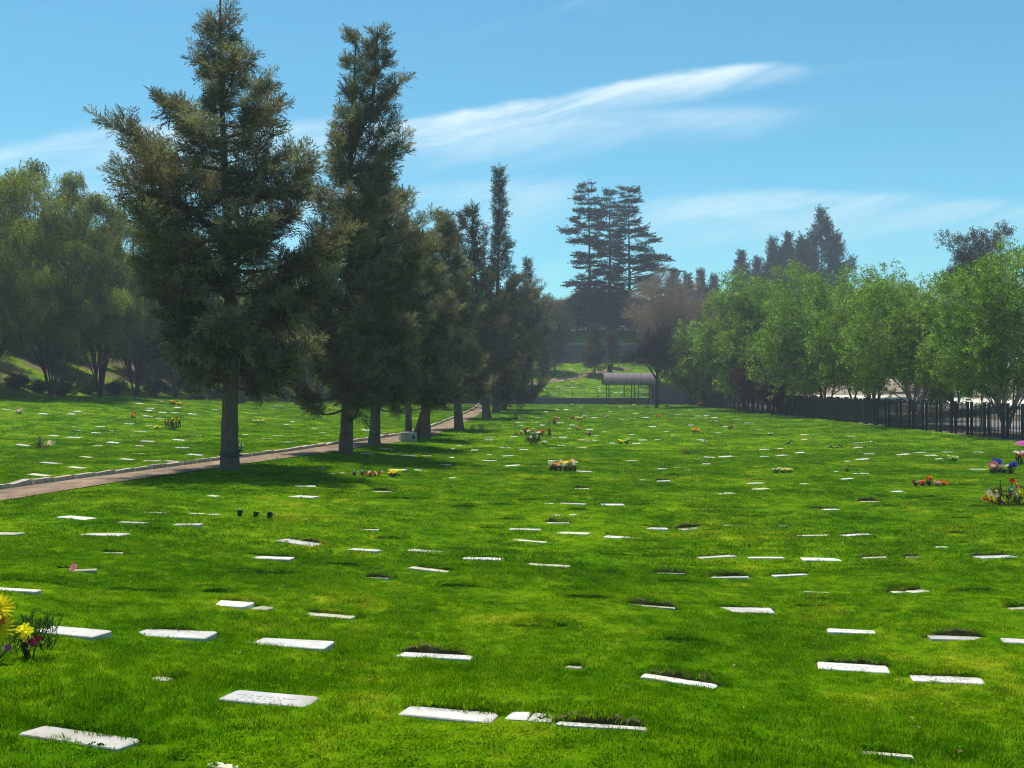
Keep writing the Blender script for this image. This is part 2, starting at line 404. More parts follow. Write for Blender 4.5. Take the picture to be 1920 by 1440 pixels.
def strip(name, line, half, matl, dz, n=160, parent=None, kind="structure", crown=0.0, cross=6):
    line = np.array(line, float); seg = np.r_[0, np.cumsum(np.hypot(*np.diff(line, axis=0).T))]
    s = np.linspace(0, seg[-1], n); px_ = np.interp(s, seg, line[:, 0]); py_ = np.interp(s, seg, line[:, 1])
    k = np.ones(9) / 9
    px_ = np.convolve(np.pad(px_, 4, 'edge'), k, 'valid'); py_ = np.convolve(np.pad(py_, 4, 'edge'), k, 'valid')
    tx, ty = np.gradient(px_), np.gradient(py_); L = np.hypot(tx, ty); nx, ny = ty / L, -tx / L
    o = np.linspace(-half, half, cross + 1)
    x = px_[:, None] + nx[:, None] * o; y = py_[:, None] + ny[:, None] * o
    z = zf(x, y) + dz + crown * (1 - (o / half) ** 2)
    m = MB(); i = np.arange(n - 1)[:, None] * (cross + 1); j = np.arange(cross)[None, :]
    m.add(np.stack([x, y, z], -1).reshape(-1, 3), np.stack([i + j, i + j + 1, i + cross + 2 + j, i + cross + 1 + j], -1).reshape(-1, 4))
    ob = m.build(name, matl, parent, True)
    if kind: ob["kind"] = kind
    return ob, px_, py_, nx, ny
path, ppx, ppy, pnx, pny = strip("gravel_path", PATH, .80, M_path, .025, 300, None, "structure", .02)
path["label"] = "narrow reddish gravel path running past the conifer row"
rng = np.random.default_rng(5)
# kerb stones along the path's left edge, each a piece of its own
kmb = MB(); box(kmb, (0, 0, 0), (.22, .86, .20), 0, 0, .86); kmesh = kmb.mesh("kerb_stone", M_kerb)
seg = np.r_[0, np.cumsum(np.hypot(np.diff(ppx), np.diff(ppy)))]
sk = 0.0; nk = 0; far = MB()
while sk < seg[-1] - 1:
    x, y = np.interp(sk, seg, ppx), np.interp(sk, seg, ppy); ax, ay = np.interp(sk, seg, pnx), np.interp(sk, seg, pny)
    x -= ax * .96; y -= ay * .96
    if y > 12:
        rz = math.atan2(ay, ax) + rng.normal(0, .02)
        if nk < 90:
            o = link(bpy.data.objects.new("kerb_stone", kmesh), path); o.location = (x, y, float(zf(x, y)) + .03 + rng.normal(0, .012))
            o.rotation_euler = (rng.normal(0, .03), rng.normal(0, .05), rz); nk += 1
        else: box(far, (x, y, float(zf(x, y)) + .045), (.22, .86, .2), rz, 0, .86)
    sk += .9
o = far.build("far_kerb", M_kerb, path); o["kind"] = "stuff"
# upper path on the terrace, road and paving beyond the fence
UP = [tuple(at(a, b)[:2]) for a, b in [(960, 724), (1010, 719), (1060, 711), (1100, 703), (1140, 695), (1180, 690)]]
up, *_ = strip("upper_path", UP, 1.1, M_path, .05, 60); up["label"] = "gravel path crossing the upper lawn"
rd, *_ = strip("road", [(34.6, 25), (34.2, 90), (32.5, 148)], 2.9, M_road, .03, 80); rd["label"] = "pale grey lane behind the black fence"
pv, *_ = strip("pavement", [(40, 40), (43, 80), (45, 118), (42, 150)], 3.2, M_pave, .05, 80); pv["label"] = "pale paved walk on the bank beyond the fence"
pv2, *_ = strip("pavement", [(33, 62), (44, 66), (70, 74)], 1.0, M_pave, .09, 60); pv2["label"] = "short cross walk beyond the fence at right"

# ------------------------------------------------------------------ geometry-nodes scatter (real geometry of ONE object)
def scatter_group(name, templates):
    g = bpy.data.node_groups.new(name, 'GeometryNodeTree')
    g.interface.new_socket("Geometry", in_out='INPUT', socket_type='NodeSocketGeometry')
    g.interface.new_socket("Geometry", in_out='OUTPUT', socket_type='NodeSocketGeometry')
    gi = g.nodes.new('NodeGroupInput'); go = g.nodes.new('NodeGroupOutput')
    iop = g.nodes.new('GeometryNodeInstanceOnPoints'); jn = g.nodes.new('GeometryNodeJoinGeometry')
    for ob in templates:
        oi = g.nodes.new('GeometryNodeObjectInfo'); oi.inputs['Object'].default_value = ob; oi.inputs['As Instance'].default_value = False
        gt = g.nodes.new('GeometryNodeGeometryToInstance'); g.links.new(oi.outputs['Geometry'], gt.inputs[0]); g.links.new(gt.outputs[0], jn.inputs[0])
    def attr(nm, ty):
        a = g.nodes.new('GeometryNodeInputNamedAttribute'); a.data_type = ty; a.inputs['Name'].default_value = nm
        return a.outputs['Attribute']
    g.links.new(gi.outputs[0], iop.inputs['Points']); g.links.new(jn.outputs[0], iop.inputs['Instance'])
    iop.inputs['Pick Instance'].default_value = True
    g.links.new(attr('idx', 'INT'), iop.inputs['Instance Index'])
    g.links.new(attr('rot', 'FLOAT_VECTOR'), iop.inputs['Rotation'])
    g.links.new(attr('scl', 'FLOAT_VECTOR'), iop.inputs['Scale'])
    g.links.new(iop.outputs[0], go.inputs[0])
    return g, len(templates)
def template(name, mbs, matl, var=.5):
    out = []; tr_ = np.random.default_rng(len(name))
    for m in mbs:                     # every leaf or blade gets a shade of its own
        me = m.mesh(name, matl); a = me.attributes.new("shade", 'FLOAT', 'FACE')
        a.data.foreach_set("value", np.clip(tr_.normal(0, var * .55, len(me.polygons)), -.75, 1.0).astype(np.float32))
        out.append(bpy.data.objects.new(name, me))
    return out
def scatter(name, grp, pts, rot, scl, matl, parent=None, kind="stuff", rng=np.random.default_rng(1)):
    pts = np.asarray(pts, np.float32); n = len(pts)
    me = bpy.data.meshes.new(name); me.vertices.add(n); me.vertices.foreach_set("co", pts.ravel())
    a = me.attributes.new("rot", 'FLOAT_VECTOR', 'POINT'); a.data.foreach_set("vector", np.asarray(rot, np.float32).ravel())
    scl = np.asarray(scl, np.float32)
    if scl.ndim == 1: scl = np.repeat(scl[:, None], 3, 1)
    a = me.attributes.new("scl", 'FLOAT_VECTOR', 'POINT'); a.data.foreach_set("vector", scl.ravel())
    a = me.attributes.new("idx", 'INT', 'POINT'); a.data.foreach_set("value", rng.integers(0, grp[1], n).astype(np.int32))
    me.materials.append(matl)
    o = link(bpy.data.objects.new(name, me), parent)
    md = o.modifiers.new("scatter", 'NODES'); md.node_group = grp[0]
    if kind: o["kind"] = kind
    return o
def dir_rot(d, roll):
    d = np.asarray(d, float); d = d / (np.linalg.norm(d, axis=1)[:, None] + 1e-9)
    return np.c_[roll, -np.arcsin(np.clip(d[:, 2], -1, 1)), np.arctan2(d[:, 1], d[:, 0])]

# leaf templates -------------------------------------------------
def leaf_quads(mb, base, d, length, width, rng, fold=.0):
    """rhombic leaves: base (n,3), direction (n,3)"""
    base = np.asarray(base, float); d = np.asarray(d, float); d /= np.linalg.norm(d, axis=1)[:, None] + 1e-9
    r = rng.standard_normal(d.shape); s = np.cross(d, r); s /= np.linalg.norm(s, axis=1)[:, None] + 1e-9
    L = np.broadcast_to(np.asarray(length, float), (len(base),))[:, None]; W = np.broadcast_to(np.asarray(width, float), (len(base),))[:, None]
    v = np.stack([base, base + d * L * .45 + s * W * .5, base + d * L, base + d * L * .45 - s * W * .5], 1)
    mb.add(v.reshape(-1, 3), np.arange(len(base) * 4).reshape(-1, 4))
def cypress_spray(rng, L=.62, shoots=19, sub=9, wd=.019, flat=.35):
    mb = MB(); tube(mb, [[0, 0, 0], [L * .5, 0, -.01], [L, 0, -.03]], [.006, .004, .002], 3, cap=False)
    B, D, Ls = [], [], []
    for k in range(shoots):
        s = (k + .5) / shoots; side = 1 if k % 2 else -1
        p = np.array([L * s * .95, 0, -.03 * s])
        ang = R(rng.uniform(28, 58)); d = np.array([math.cos(ang), side * math.sin(ang), rng.normal(.05, flat)])
        ln = L * (.42 * (1 - s) + .14) * rng.uniform(.7, 1.2)
        for q in range(sub):
            u = q / sub
            B.append(p + d * ln * u); dd = d + rng.normal(0, .38, 3); D.append(dd); Ls.append(ln * rng.uniform(.32, .5))
    leaf_quads(mb, B, D, np.array(Ls), wd, rng)
    return mb
def twig_leaves(rng, L=.55, n=20, ll=.085, lw=.055, droop=.0):
    mb = MB(); tube(mb, [[0, 0, 0], [L * .5, 0, .02], [L, 0, -droop]], [.008, .005, .002], 3, cap=False)
    s = rng.uniform(.1, 1, n); B = np.c_[L * s, np.zeros(n), -droop * s * s]
    D = np.c_[rng.normal(.4, .4, n), rng.normal(0, .8, n), rng.normal(-.1, .6, n)]
    B = B + np.c_[np.zeros(n), D[:, 1] * .06, D[:, 2] * .06]
    leaf_quads(mb, B, D, ll * rng.uniform(.7, 1.3, n), lw, rng); return mb
def hang_strand(rng, L=.95, n=52):
    mb = MB(); B, D = [], []
    for st in range(4):
        o = rng.normal(0, .13, 2); ln = L * rng.uniform(.6, 1.1); sx = rng.normal(.12, .12)
        s = np.sort(rng.uniform(.02, 1, n // 3))
        B.append(np.c_[o[0] + sx * np.sqrt(s), o[1] + .1 * rng.normal() * s, -ln * s + .08 * np.sin(s * 3)])
        D.append(np.c_[rng.normal(0, .55, len(s)), rng.normal(0, .55, len(s)), rng.normal(-.75, .3, len(s))])
    B = np.concatenate(B); D = np.concatenate(D)
    leaf_quads(mb, B, D, .13 * rng.uniform(.7, 1.3, len(B)), .034, rng); return mb
def cedar_spray(rng, L=1.0):
    mb = MB(); tube(mb, [[0, 0, 0], [L, 0, .05]], [.012, .004], 3, cap=False)
    n = 70; s = rng.uniform(0.05, 1, n); sd = rng.choice([-1, 1], n); wdt = .34 * (1.05 - s) + .08
    B = np.c_[L * s, sd * wdt * rng.uniform(0, 1, n), .05 * s + rng.normal(0, .025, n)]
    D = np.c_[rng.normal(.7, .3, n), sd * rng.uniform(.2, .9, n), rng.normal(-.12, .28, n)]
    leaf_quads(mb, B, D, .16 * rng.uniform(.7, 1.3, n), .045, rng); return mb
def bare_fan(rng, L=1.0):
    mb = MB()
    for k in range(16):
        s = rng.uniform(0, .75); a = rng.normal(0, .55); b = rng.normal(.1, .45); ln = L * rng.uniform(.3, .75)
        p = np.array([L * s, 0, 0]); d = np.array([math.cos(a), math.sin(a), b])
        tube(mb, [p, p + d * ln * .5, p + d * ln + np.array([0, 0, .06 * ln])], [.0065, .0045, .002], 3, cap=False)
    tube(mb, [[0, 0, 0], [L, 0, 0]], [.010, .004], 3, cap=False); return mb
def grass_tuft(rng, rad, n, h, wd, lean=.55):
    mb = MB(); r = rad * np.sqrt(rng.uniform(0, 1, n)); th = rng.uniform(0, 6.283, n)
    b = np.c_[r * np.cos(th), r * np.sin(th), np.full(n, -.012)]
    la = rng.uniform(0, 6.283, n); lm = np.abs(rng.normal(0, lean, n)); hh = h * rng.uniform(.5, 1.25, n)
    d = np.c_[np.cos(la) * lm, np.sin(la) * lm, np.ones(n)]; d /= np.linalg.norm(d, axis=1)[:, None]
    fa = rng.uniform(0, 6.283, n); s = np.c_[np.cos(fa), np.sin(fa), np.zeros(n)] * wd * .5
    mid = b + d * hh[:, None] * .6; tip = mid + (d + np.c_[np.cos(la), np.sin(la), np.full(n, -.4)] * .5) * hh[:, None] * .45
    v = np.stack([b - s, b + s, mid + s * .8, mid - s * .8, tip], 1).reshape(-1, 3); k = np.arange(n)[:, None] * 5
    mb.add(v, k + np.array([[0, 1, 2, 3]])); 
    mb.f3.append(k + np.array([[3, 2, 4]])); mb.m3.append(np.zeros(n)); return mb
rg = np.random.default_rng(11)
G_cyp = scatter_group("cypress_sprays", template("cypress_spray", [cypress_spray(rg) for _ in range(5)], M_cyp, .3))
G_cyp2 = scatter_group("conifer_sprays", template("conifer_spray", [cypress_spray(rg, .75, 13, 4, .05, .3) for _ in range(4)], M_cyp2))
G_ced = scatter_group("cedar_sprays", template("cedar_spray", [cedar_spray(rg) for _ in range(4)], M_ced))
G_pep = scatter_group("pepper_strands", template("pepper_strand", [hang_strand(rg) for _ in range(5)], M_pep))
G_leaf = scatter_group("leafy_twigs", template("leafy_twig", [twig_leaves(rg, .55, 18, .11, .075) for _ in range(5)], M_leaf))
G_euc = scatter_group("eucalyptus_twigs", template("eucalyptus_twig", [twig_leaves(rg, .7, 24, .17, .05, .25) for _ in range(4)], M_euc))
G_red = scatter_group("plum_twigs", template("plum_twig", [twig_leaves(rg, .5, 22, .09, .06) for _ in range(4)], M_red))
G_bush = scatter_group("bush_twigs", template("bush_twig", [twig_leaves(rg, .4, 22, .09, .05) for _ in range(4)], M_bush))
G_bare = scatter_group("bare_twigs", template("bare_twig", [bare_fan(rg) for _ in range(4)], M_twig))
G_bared = scatter_group("dark_bare_twigs", template("dark_bare_twig", [bare_fan(rg) for _ in range(4)], M_bark_d))
G_grassA = scatter_group("near_grass", template("grass_tuft", [grass_tuft(rg, .075, 46, .044, .0042) for _ in range(6)], m_blade, .8))
G_grassB = scatter_group("mid_grass", template("grass_tuft", [grass_tuft(rg, .15, 64, .046, .0085) for _ in range(5)], m_blade, .8))
G_grassC = scatter_group("far_grass", template("grass_tuft", [grass_tuft(rg, .42, 80, .055, .022) for _ in range(4)], m_blade, .8))

# ------------------------------------------------------------------ trees
def trunk_line(rng, H, lean=(0, 0), wob=.12, n=26):
    s = np.linspace(0, 1, n); a, b, p = rng.uniform(0, 6, 3)
    return np.c_[lean[0] * s + wob * np.sin(s * 5 + a) * s, lean[1] * s + wob * np.sin(s * 4 + b) * s, H * s]
def bark_trunk(mb, line, r0, r1, n=16, rng=None, flare=.35, ridges=True):
    k = len(line); s = np.linspace(0, 1, k); z = line[:, 2] - line[0, 2]
    rad = r0 + (r1 - r0) * s ** .8 + r0 * flare * np.exp(-z / .35)
    th = np.arange(n) * 2 * np.pi / n
    ph = rng.uniform(0, 6, 4)
    f = 1 + (.07 * np.sin(3 * th[None] + ph[0] + z[:, None] * .6) + .05 * np.sin(7 * th[None] + ph[1] + z[:, None] * 1.1) + .035 * rng.standard_normal((k, n)) if ridges else 0)
    v = np.stack([line[:, 0][:, None] + rad[:, None] * f * np.cos(th), line[:, 1][:, None] + rad[:, None] * f * np.sin(th), line[:, 2][:, None] * np.ones((1, n))], -1)
    i = np.arange(k - 1)[:, None] * n; j = np.arange(n)[None, :]; j2 = (j + 1) % n
    mb.add(v.reshape(-1, 3), np.stack([i + j, i + j2, i + n + j2, i + n + j], -1).reshape(-1, 4))

def conifer(name, label, cat, base, H, prof, seed, trunk_r=.27, n_main=70, first=.0, grp=None, gmat=None, bark=None, group=None,
            sp_len=.28, sp_scale=1.0, rise=(.05, .75), tip_up=.25, droop=.25, bare=(), lean=(0, 0), gaps=.25, sec=9, second_top=None, hang=0.0, side_f=.42, inner=.22, dens=1.35, tip=1.0, tiers=0, split=.45, roll=.7):
    """prof: list of (z, left reach, right reach) in metres above the base"""
    rng = np.random.default_rng(seed); grp = grp or G_cyp; gmat = gmat or M_cyp; bark = bark or M_bark_a
    root = empty(name, base); tag(root, label, cat, group)
    P = np.array(prof); line = trunk_line(rng, H, lean); line[0, 2] = -.25
    tm = MB(); n_main = int(n_main * dens); sec = int(sec * 1.75); side_f *= .82; inner += .12; n1 = 60; zz = np.interp(np.linspace(0, 1, n1), np.linspace(0, 1, len(line)), np.arange(len(line)))
    tl = np.stack([np.interp(zz, np.arange(len(line)), line[:, q]) for q in range(3)], 1)
    bark_trunk(tm, tl, trunk_r, .025, 20 if trunk_r > .15 else 10, rng)
    pts, dirs, scl = [], [], []
    zlo, zhi = P[0, 0], H
    zs = zlo + (zhi * tip - zlo) * (np.arange(n_main) + rng.uniform(0, 1, n_main)) / n_main
    zs = zlo + (zhi - zlo) * ((zs - zlo) / (zhi - zlo)) ** 1.08
    lines = [line]
    if second_top is not None:
        l2 = line[int(len(line) * split):].copy(); q = np.linspace(0, 1, len(l2))
        l2[:, 0] += second_top[0] * np.minimum(1, q * 2.2); l2[:, 2] = l2[0, 2] + (l2[:, 2] - l2[0, 2]) * second_top[1]
        tube(tm, l2, np.linspace(trunk_r * .5, .02, len(l2)), 7); lines.append(l2)
    if tiers: zs = np.round((zs - zlo) / (zhi - zlo) * tiers) / tiers * (zhi - zlo) + zlo + rng.normal(0, .62, len(zs))
    for bi, z in enumerate(zs):
        ln = lines[bi % len(lines)] if len(lines) > 1 and z > lines[1][0, 2] else line
        if z > ln[-1, 2]: z = ln[-1, 2] - .1
        a = bi * 2.39996 + rng.normal(0, .5); ca, sa = math.cos(a), math.sin(a)
        rl, rr = np.interp(z, P[:, 0], P[:, 1]), np.interp(z, P[:, 0], P[:, 2])
        reach = (rr if ca > 0 else rl) * ca * ca + .5 * (rl + rr) * sa * sa
        reach *= rng.uniform(.6, 1.15) if rng.random() > gaps else rng.uniform(.35, .65)
        reach = max(reach - .42 * sp_scale, .22)
        h = (z - zlo) / (zhi - zlo + 1e-6); up_ = rise[0] + (rise[1] - rise[0]) * h + rng.normal(0, .12)
        z0 = max(z - reach * max(up_, 0) * .9, zlo * .85)
        tx, ty = np.interp(z0, ln[:, 2], ln[:, 0]), np.interp(z0, ln[:, 2], ln[:, 1])
        s = np.linspace(0, 1, 9); bow = rng.normal(0, .16)
        zc = z0 + reach * (up_ * s - droop * np.sin(s * math.pi) * (1 - h) + tip_up * s ** 3 * .6) + reach * up_ * 0
        bx = tx + ca * reach * s - sa * reach * bow * s * s; by = ty + sa * reach * s + ca * reach * bow * s * s
        br = np.c_[bx, by, zc]
        r0 = min(.018 + .016 * reach, trunk_r * .45)
        tube(tm, br, np.linspace(r0, .006, 9), 5, cap=False)
        bd = np.gradient(br, axis=0)
        # secondaries
        ns = max(3, int(sec * (0.35 + reach / 3.2)))
        for q in range(ns):
            u = inner + (1 - inner) * (q + rng.random()) / ns
            p0 = np.array([np.interp(u, s, br[:, d_]) for d_ in range(3)]); dd = np.array([np.interp(u, s, bd[:, d_]) for d_ in range(3)]); dd /= np.linalg.norm(dd) + 1e-9
            side = 1 if q % 2 else -1; ang = side * R(rng.uniform(25, 70))
            d2 = np.array([dd[0] * math.cos(ang) - dd[1] * math.sin(ang), dd[0] * math.sin(ang) + dd[1] * math.cos(ang), dd[2] + rng.normal(.05 - hang, .22)])
            L2 = reach * side_f * (1.15 - u) * rng.uniform(.5, 1.2) + .18
            m = max(1, int(L2 / sp_len)); uu = (np.arange(m) + .3) / m
            pp = p0 + d2[None] * (L2 * uu)[:, None]; pp[:, 2] += .12 * L2 * uu ** 2 - hang * .4 * uu ** 2
            if m > 1: tube(tm, np.vstack([p0, pp[-1]]), [.010, .004], 3, cap=False)
            pts.append(pp); dirs.append(d2[None] * ([1, 1, .3] if tiers else [1, 1, 1]) + rng.normal(0, .42, (m, 3)) * ([1, 1, .3] if tiers else [1, 1, 1]) + [0, 0, .08]); scl.append(sp_scale * 1.3 * rng.uniform(.6, 1.15, m) * (.75 + .25 * min(1, reach / 2)))
        m = max(2, int(reach * .5 / sp_len)); uu = np.linspace(.5, 1.0, m)
        pp = np.stack([np.interp(uu, s, br[:, d_]) for d_ in range(3)], 1)
        pts.append(pp); dirs.append(np.stack([np.interp(uu, s, bd[:, d_]) for d_ in range(3)], 1) * 4 + rng.normal(0, .25, (m, 3))); scl.append(sp_scale * rng.uniform(.6, 1.1, m))
    # leading shoots
    for ln in lines:
        m = int((10 + H * .8) * tip ** 6); uu = rng.uniform(.78, 1, m)
        pp = np.stack([np.interp(uu, np.linspace(0, 1, len(ln)), ln[:, d_]) for d_ in range(3)], 1)
        pts.append(pp); th = rng.uniform(0, 6.28, m); dirs.append(np.c_[np.cos(th), np.sin(th), rng.uniform(.3, 1.6, m)]); scl.append(sp_scale * rng.uniform(.35, .8, m) * (1.15 - uu))
    for (zb, aa, L, dz) in bare:      # dead limbs
        ca, sa = math.cos(aa), math.sin(aa); s = np.linspace(0, 1, 8)
        tx, ty = np.interp(zb, line[:, 2], line[:, 0]), np.interp(zb, line[:, 2], line[:, 1])
        bl = np.c_[tx + ca * L * s, ty + sa * L * s, zb + dz * s + .25 * L * np.sin(s * 3.0)]
        tube(tm, bl, np.linspace(.05, .008, 8), 5, m=1)
        for q in range(7):
            u = rng.uniform(.35, .95); p0 = np.array([np.interp(u, s, bl[:, d_]) for d_ in range(3)])
            d2 = rng.normal(0, 1, 3) * [.5, .5, .35] + [ca * .5, sa * .5, -.15]; tube(tm, [p0, p0 + d2 * L * .15, p0 + d2 * L * .3 + [0, 0, -.08]], [.012, .008, .004], 4, m=1, cap=False)
    o = tm.build("trunk", [bark, M_bark_p], root, True)
    pts = np.concatenate(pts); dirs = np.concatenate(dirs); scl = np.concatenate(scl)
    scatter("crown", grp, pts, dir_rot(dirs, rng.normal(0, roll, len(pts))), scl, gmat, root, "stuff", rng)
    return root, len(pts)

def broad(name, label, cat, base, H, cr, seed, crown_z=None, lobes=26, twigs=55, stems=3, grp=None, gmat=None, bark=None, group=None, r0=.13,
          hang=False, twig_s=1.0, spread=1.0, fork=.22, lobe_r=.95, flat=1.0, squash=1.0, off=(0, 0)):
    """cr: crown radius; leaves sit in clumps at the ends of the limbs"""
    rng = np.random.default_rng(seed); grp = grp or G_leaf; gmat = gmat or M_leaf; bark = bark or M_bark_p
    root = empty(name, base); tag(root, label, cat, group)
    cz = crown_z or H * .6; hz = (H - cz)
    tm = MB(); pts, dirs, scl = [], [], []
    ends = []
    for k in range(lobes):
        a = k * 2.39996 + rng.normal(0, .3); e = 1 - 2 * (k + .5) / lobes; e = e * .95
        rr = math.sqrt(max(0, 1 - e * e)); q = rng.uniform(.42, 1.2)
        ends.append(np.array([off[0] + cr * rr * math.cos(a) * q, off[1] + cr * rr * math.sin(a) * q, cz + e * (hz if e > 0 else (cz - H * .2) * .85 * squash) * q]))
    stem_tops = []
    for sidx in range(stems):
        a = sidx * 2 * math.pi / stems + rng.normal(0, .4); sp_ = (cr * .26 * spread) if stems > 1 else .1
        top = np.array([math.cos(a) * sp_ + off[0] * .5, math.sin(a) * sp_ + off[1] * .5, cz * rng.uniform(.8, 1.0)])
        s = np.linspace(0, 1, 12); ln = np.c_[top[0] * s ** 1.2 + .08 * np.sin(s * 6 + a), top[1] * s ** 1.2, -.2 + (top[2] + .2) * s]
        rr = r0 / math.sqrt(stems) * 1.25
        tube(tm, ln, rr * (1 - .6 * s) + rr * .5 * np.exp(-s * 18), 9, rough=.05, rng=rng); stem_tops.append(ln)
    for e in ends:
        ln = min(stem_tops, key=lambda l: np.hypot(*(l[-1, :2] - e[:2]))) if rng.random() < .75 else stem_tops[rng.integers(stems)]
        j = int(rng.integers(int(len(ln) * max(fork, .2)), len(ln) - 1)); p0 = ln[min(j, len(ln) - 1)]
        if p0[2] > e[2]: p0 = ln[max(2, min(len(ln) - 1, int(e[2] / ln[-1, 2] * len(ln) * .7)))]
        s = np.linspace(0, 1, 7); mid = (p0 + e) / 2 + np.array([0, 0, .18 * np.linalg.norm(e - p0)]) + rng.normal(0, .2, 3)
        lim = ((1 - s) ** 2)[:, None] * p0 + (2 * s * (1 - s))[:, None] * mid + (s ** 2)[:, None] * e
        tube(tm, lim, np.linspace(.02 + r0 * .28, .012, 7), 5, cap=False)
        lr = lobe_r * cr * .34 * rng.uniform(.7, 1.25)
        n = int(twigs * rng.uniform(.7, 1.3))
        d = rng.standard_normal((n, 3)); d /= np.linalg.norm(d, axis=1)[:, None]
        r = lr * rng.uniform(.15, 1.0, n) ** .6
        pp = e + d * r[:, None] * [1, 1, .75 * flat]
        pts.append(pp); dirs.append(d + [0, 0, .25]); scl.append(twig_s * rng.uniform(.7, 1.25, n))
        n2 = n // 3; u = rng.uniform(.45, 1, n2); pp = np.stack([np.interp(u, s, lim[:, q]) for q in range(3)], 1) + rng.normal(0, lr * .25, (n2, 3))
        pts.append(pp); dd = rng.standard_normal((n2, 3)); dirs.append(dd); scl.append(twig_s * rng.uniform(.6, 1.1, n2))
        for q in range(5):
            g = pp[rng.integers(n2)] if n2 else e; b = lim[rng.integers(3, 7)]
            tube(tm, [b, (b + g) / 2 + [0, 0, .05], g], [.014, .01, .004], 3, cap=False)
    tm.build("trunk", bark, root, True)
    pts = np.concatenate(pts); dirs = np.concatenate(dirs); scl = np.concatenate(scl)
    if hang: rot = np.c_[rng.normal(0, .38, len(pts)), rng.normal(0, .38, len(pts)), rng.uniform(0, 6.28, len(pts))]
    else: rot = dir_rot(dirs, rng.uniform(0, 6.28, len(pts)))
    keep = pts[:, 2] > .25
    scatter("crown", grp, pts[keep], rot[keep], scl[keep], gmat, root, "stuff", rng)
    return root

def bare_tree(name, label, base, H, W, seed, bark, grp, gmat, r0=.2, lv=4, group=None, stems=1, tw=1.0, dens=1.0):
    rng = np.random.default_rng(seed); root = empty(name, base); tag(root, label, "tree", group)
    tm = MB(); pts, dirs, scl = [], [], []
    def grow(p, d, L, r, k):
        n = 5; s = np.linspace(0, 1, n); c_ = rng.normal(0, .12, 3)
        ln = p + d[None] * (L * s)[:, None] + c_[None] * (L * s * s)[:, None]
        tube(tm, ln, np.linspace(r, r * .62, n), 6 if k < 2 else 4, cap=False)
        e = ln[-1]; dd = ln[-1] - ln[-2]; dd /= np.linalg.norm(dd)
        if k >= 2:
            m = int(6 * dens); u = rng.uniform(.2, 1, m); pts.append(p + (e - p)[None] * u[:, None]); dirs.append(dd[None] + rng.normal(0, .55, (m, 3)) + [0, 0, .2]); scl.append(tw * rng.uniform(.7, 1.5, m))
        if k == lv: return
        m = rng.integers(3, 5) if k else 5
        for q in range(m):
            a = q * 6.283 / m + rng.normal(0, .4); sp_ = rng.uniform(.35, .8) if k else rng.uniform(.25, .75)
            ref = np.cross(dd, [.3, .2, 1]); ref /= np.linalg.norm(ref) + 1e-9; r2 = np.cross(dd, ref)
            nd = dd + (ref * math.cos(a) * W + r2 * math.sin(a) * W) * sp_ + [0, 0, .18]; nd /= np.linalg.norm(nd)
            st = e if q < 2 else ln[rng.integers(2, n)]
            grow(st, nd, L * rng.uniform(.58, .82), r * .55, k + 1)
    for q in range(stems): grow(np.array([0, 0, -.2]), np.array([rng.normal(0, .12), rng.normal(0, .12), 1.0]), H * .3, r0, 0)
    tm.build("trunk", bark, root, True)
    pts = np.concatenate(pts); dirs = np.concatenate(dirs); scl = np.concatenate(scl)
    scatter("twig_mass", grp, pts, dir_rot(dirs, rng.uniform(0, 6, len(pts))), scl, gmat, root, "stuff", rng); return root

def px_profile(base_px, base_py, d, rows):
    """reach in metres from pixel outlines: rows of (y, x_left, x_right)"""
    k = d / F; return [((base_py - y) * k, (base_px - a) * k, (b - base_px) * k) for (y, a, b) in rows]

# -- the conifer row beside the path
bA = at(432, 881); dA = bA.y; kA = dA / F
profA = px_profile(432, 881, dA, [(722, 320, 560), (690, 250, 660), (640, 225, 725), (560, 212, 725), (480, 212, 690), (400, 228, 665), (340, 235, 630), (295, 215, 620), (240, 262, 580), (190, 296, 560), (160, 312, 552), (125, 335, 505), (95, 345, 478), (70, 385, 455), (40, 402, 432), (10, 408, 424), (-20, 412, 424)])
rA, nA = conifer("large_conifer", "tallest nearest shaggy conifer with a bare spiky top beside the gravel path", "tree", bA, (881 + 25) * kA, profA, 3,
                 .27, 76, group="conifers along the path", gaps=.36, sp_len=.2, sec=12, bare=[(3.9, .15, 1.7, .7), (8.2, .25, 2.3, -.5), (6.0, -.35, 2.4, -.4)], lean=(-.22, .1), hang=.12, dens=1.02, tip=.94, rise=(.0, .42), tip_up=.25, droop=.10)
bB = at(649, 851); kB = bB.y / F
profB = px_profile(649, 851, bB.y, [(760, 540, 720), (700, 505, 760), (620, 520, 775), (540, 535, 800), (440, 550, 805), (360, 568, 790), (300, 590, 770), (250, 606, 762), (200, 616, 752), (150, 628, 734), (100, 640, 708), (68, 650, 694)])
conifer("dense_conifer", "tall dense conifer with two thin tops, second trunk along the gravel path", "tree", bB, (851 - 66) * kB, profB, 8, .26, 84,
        group="conifers along the path", lean=(16 * kB, 0), second_top=(38 * kB, .985), split=.72, dens=1.6, sec=11, bare=[(12.6, -.3, 1.7, -1.3), (12.9, -.6, 1.5, -1.2), (13.0, -1.0, 1.6, -.9), (3.4, -.5, 2.2, -.6)], sp_len=.24, gaps=.2)
bC = at(701, 834); kC = bC.y / F
conifer("dense_conifer", "broad drooping conifer, third trunk along the path just left of the stone box", "tree", bC, (834 - 330) * kC,
        px_profile(701, 834, bC.y, [(755, 620, 770), (690, 600, 800), (600, 600, 815), (500, 615, 825), (440, 630, 815), (390, 655, 790), (350, 690, 750), (330, 695, 715)]), 12, .26, 80, group="conifers along the path", sec=11, sp_len=.27, lean=(20 * kC, 0), dens=1.7)
bD = at(766, 812); kD = bD.y / F
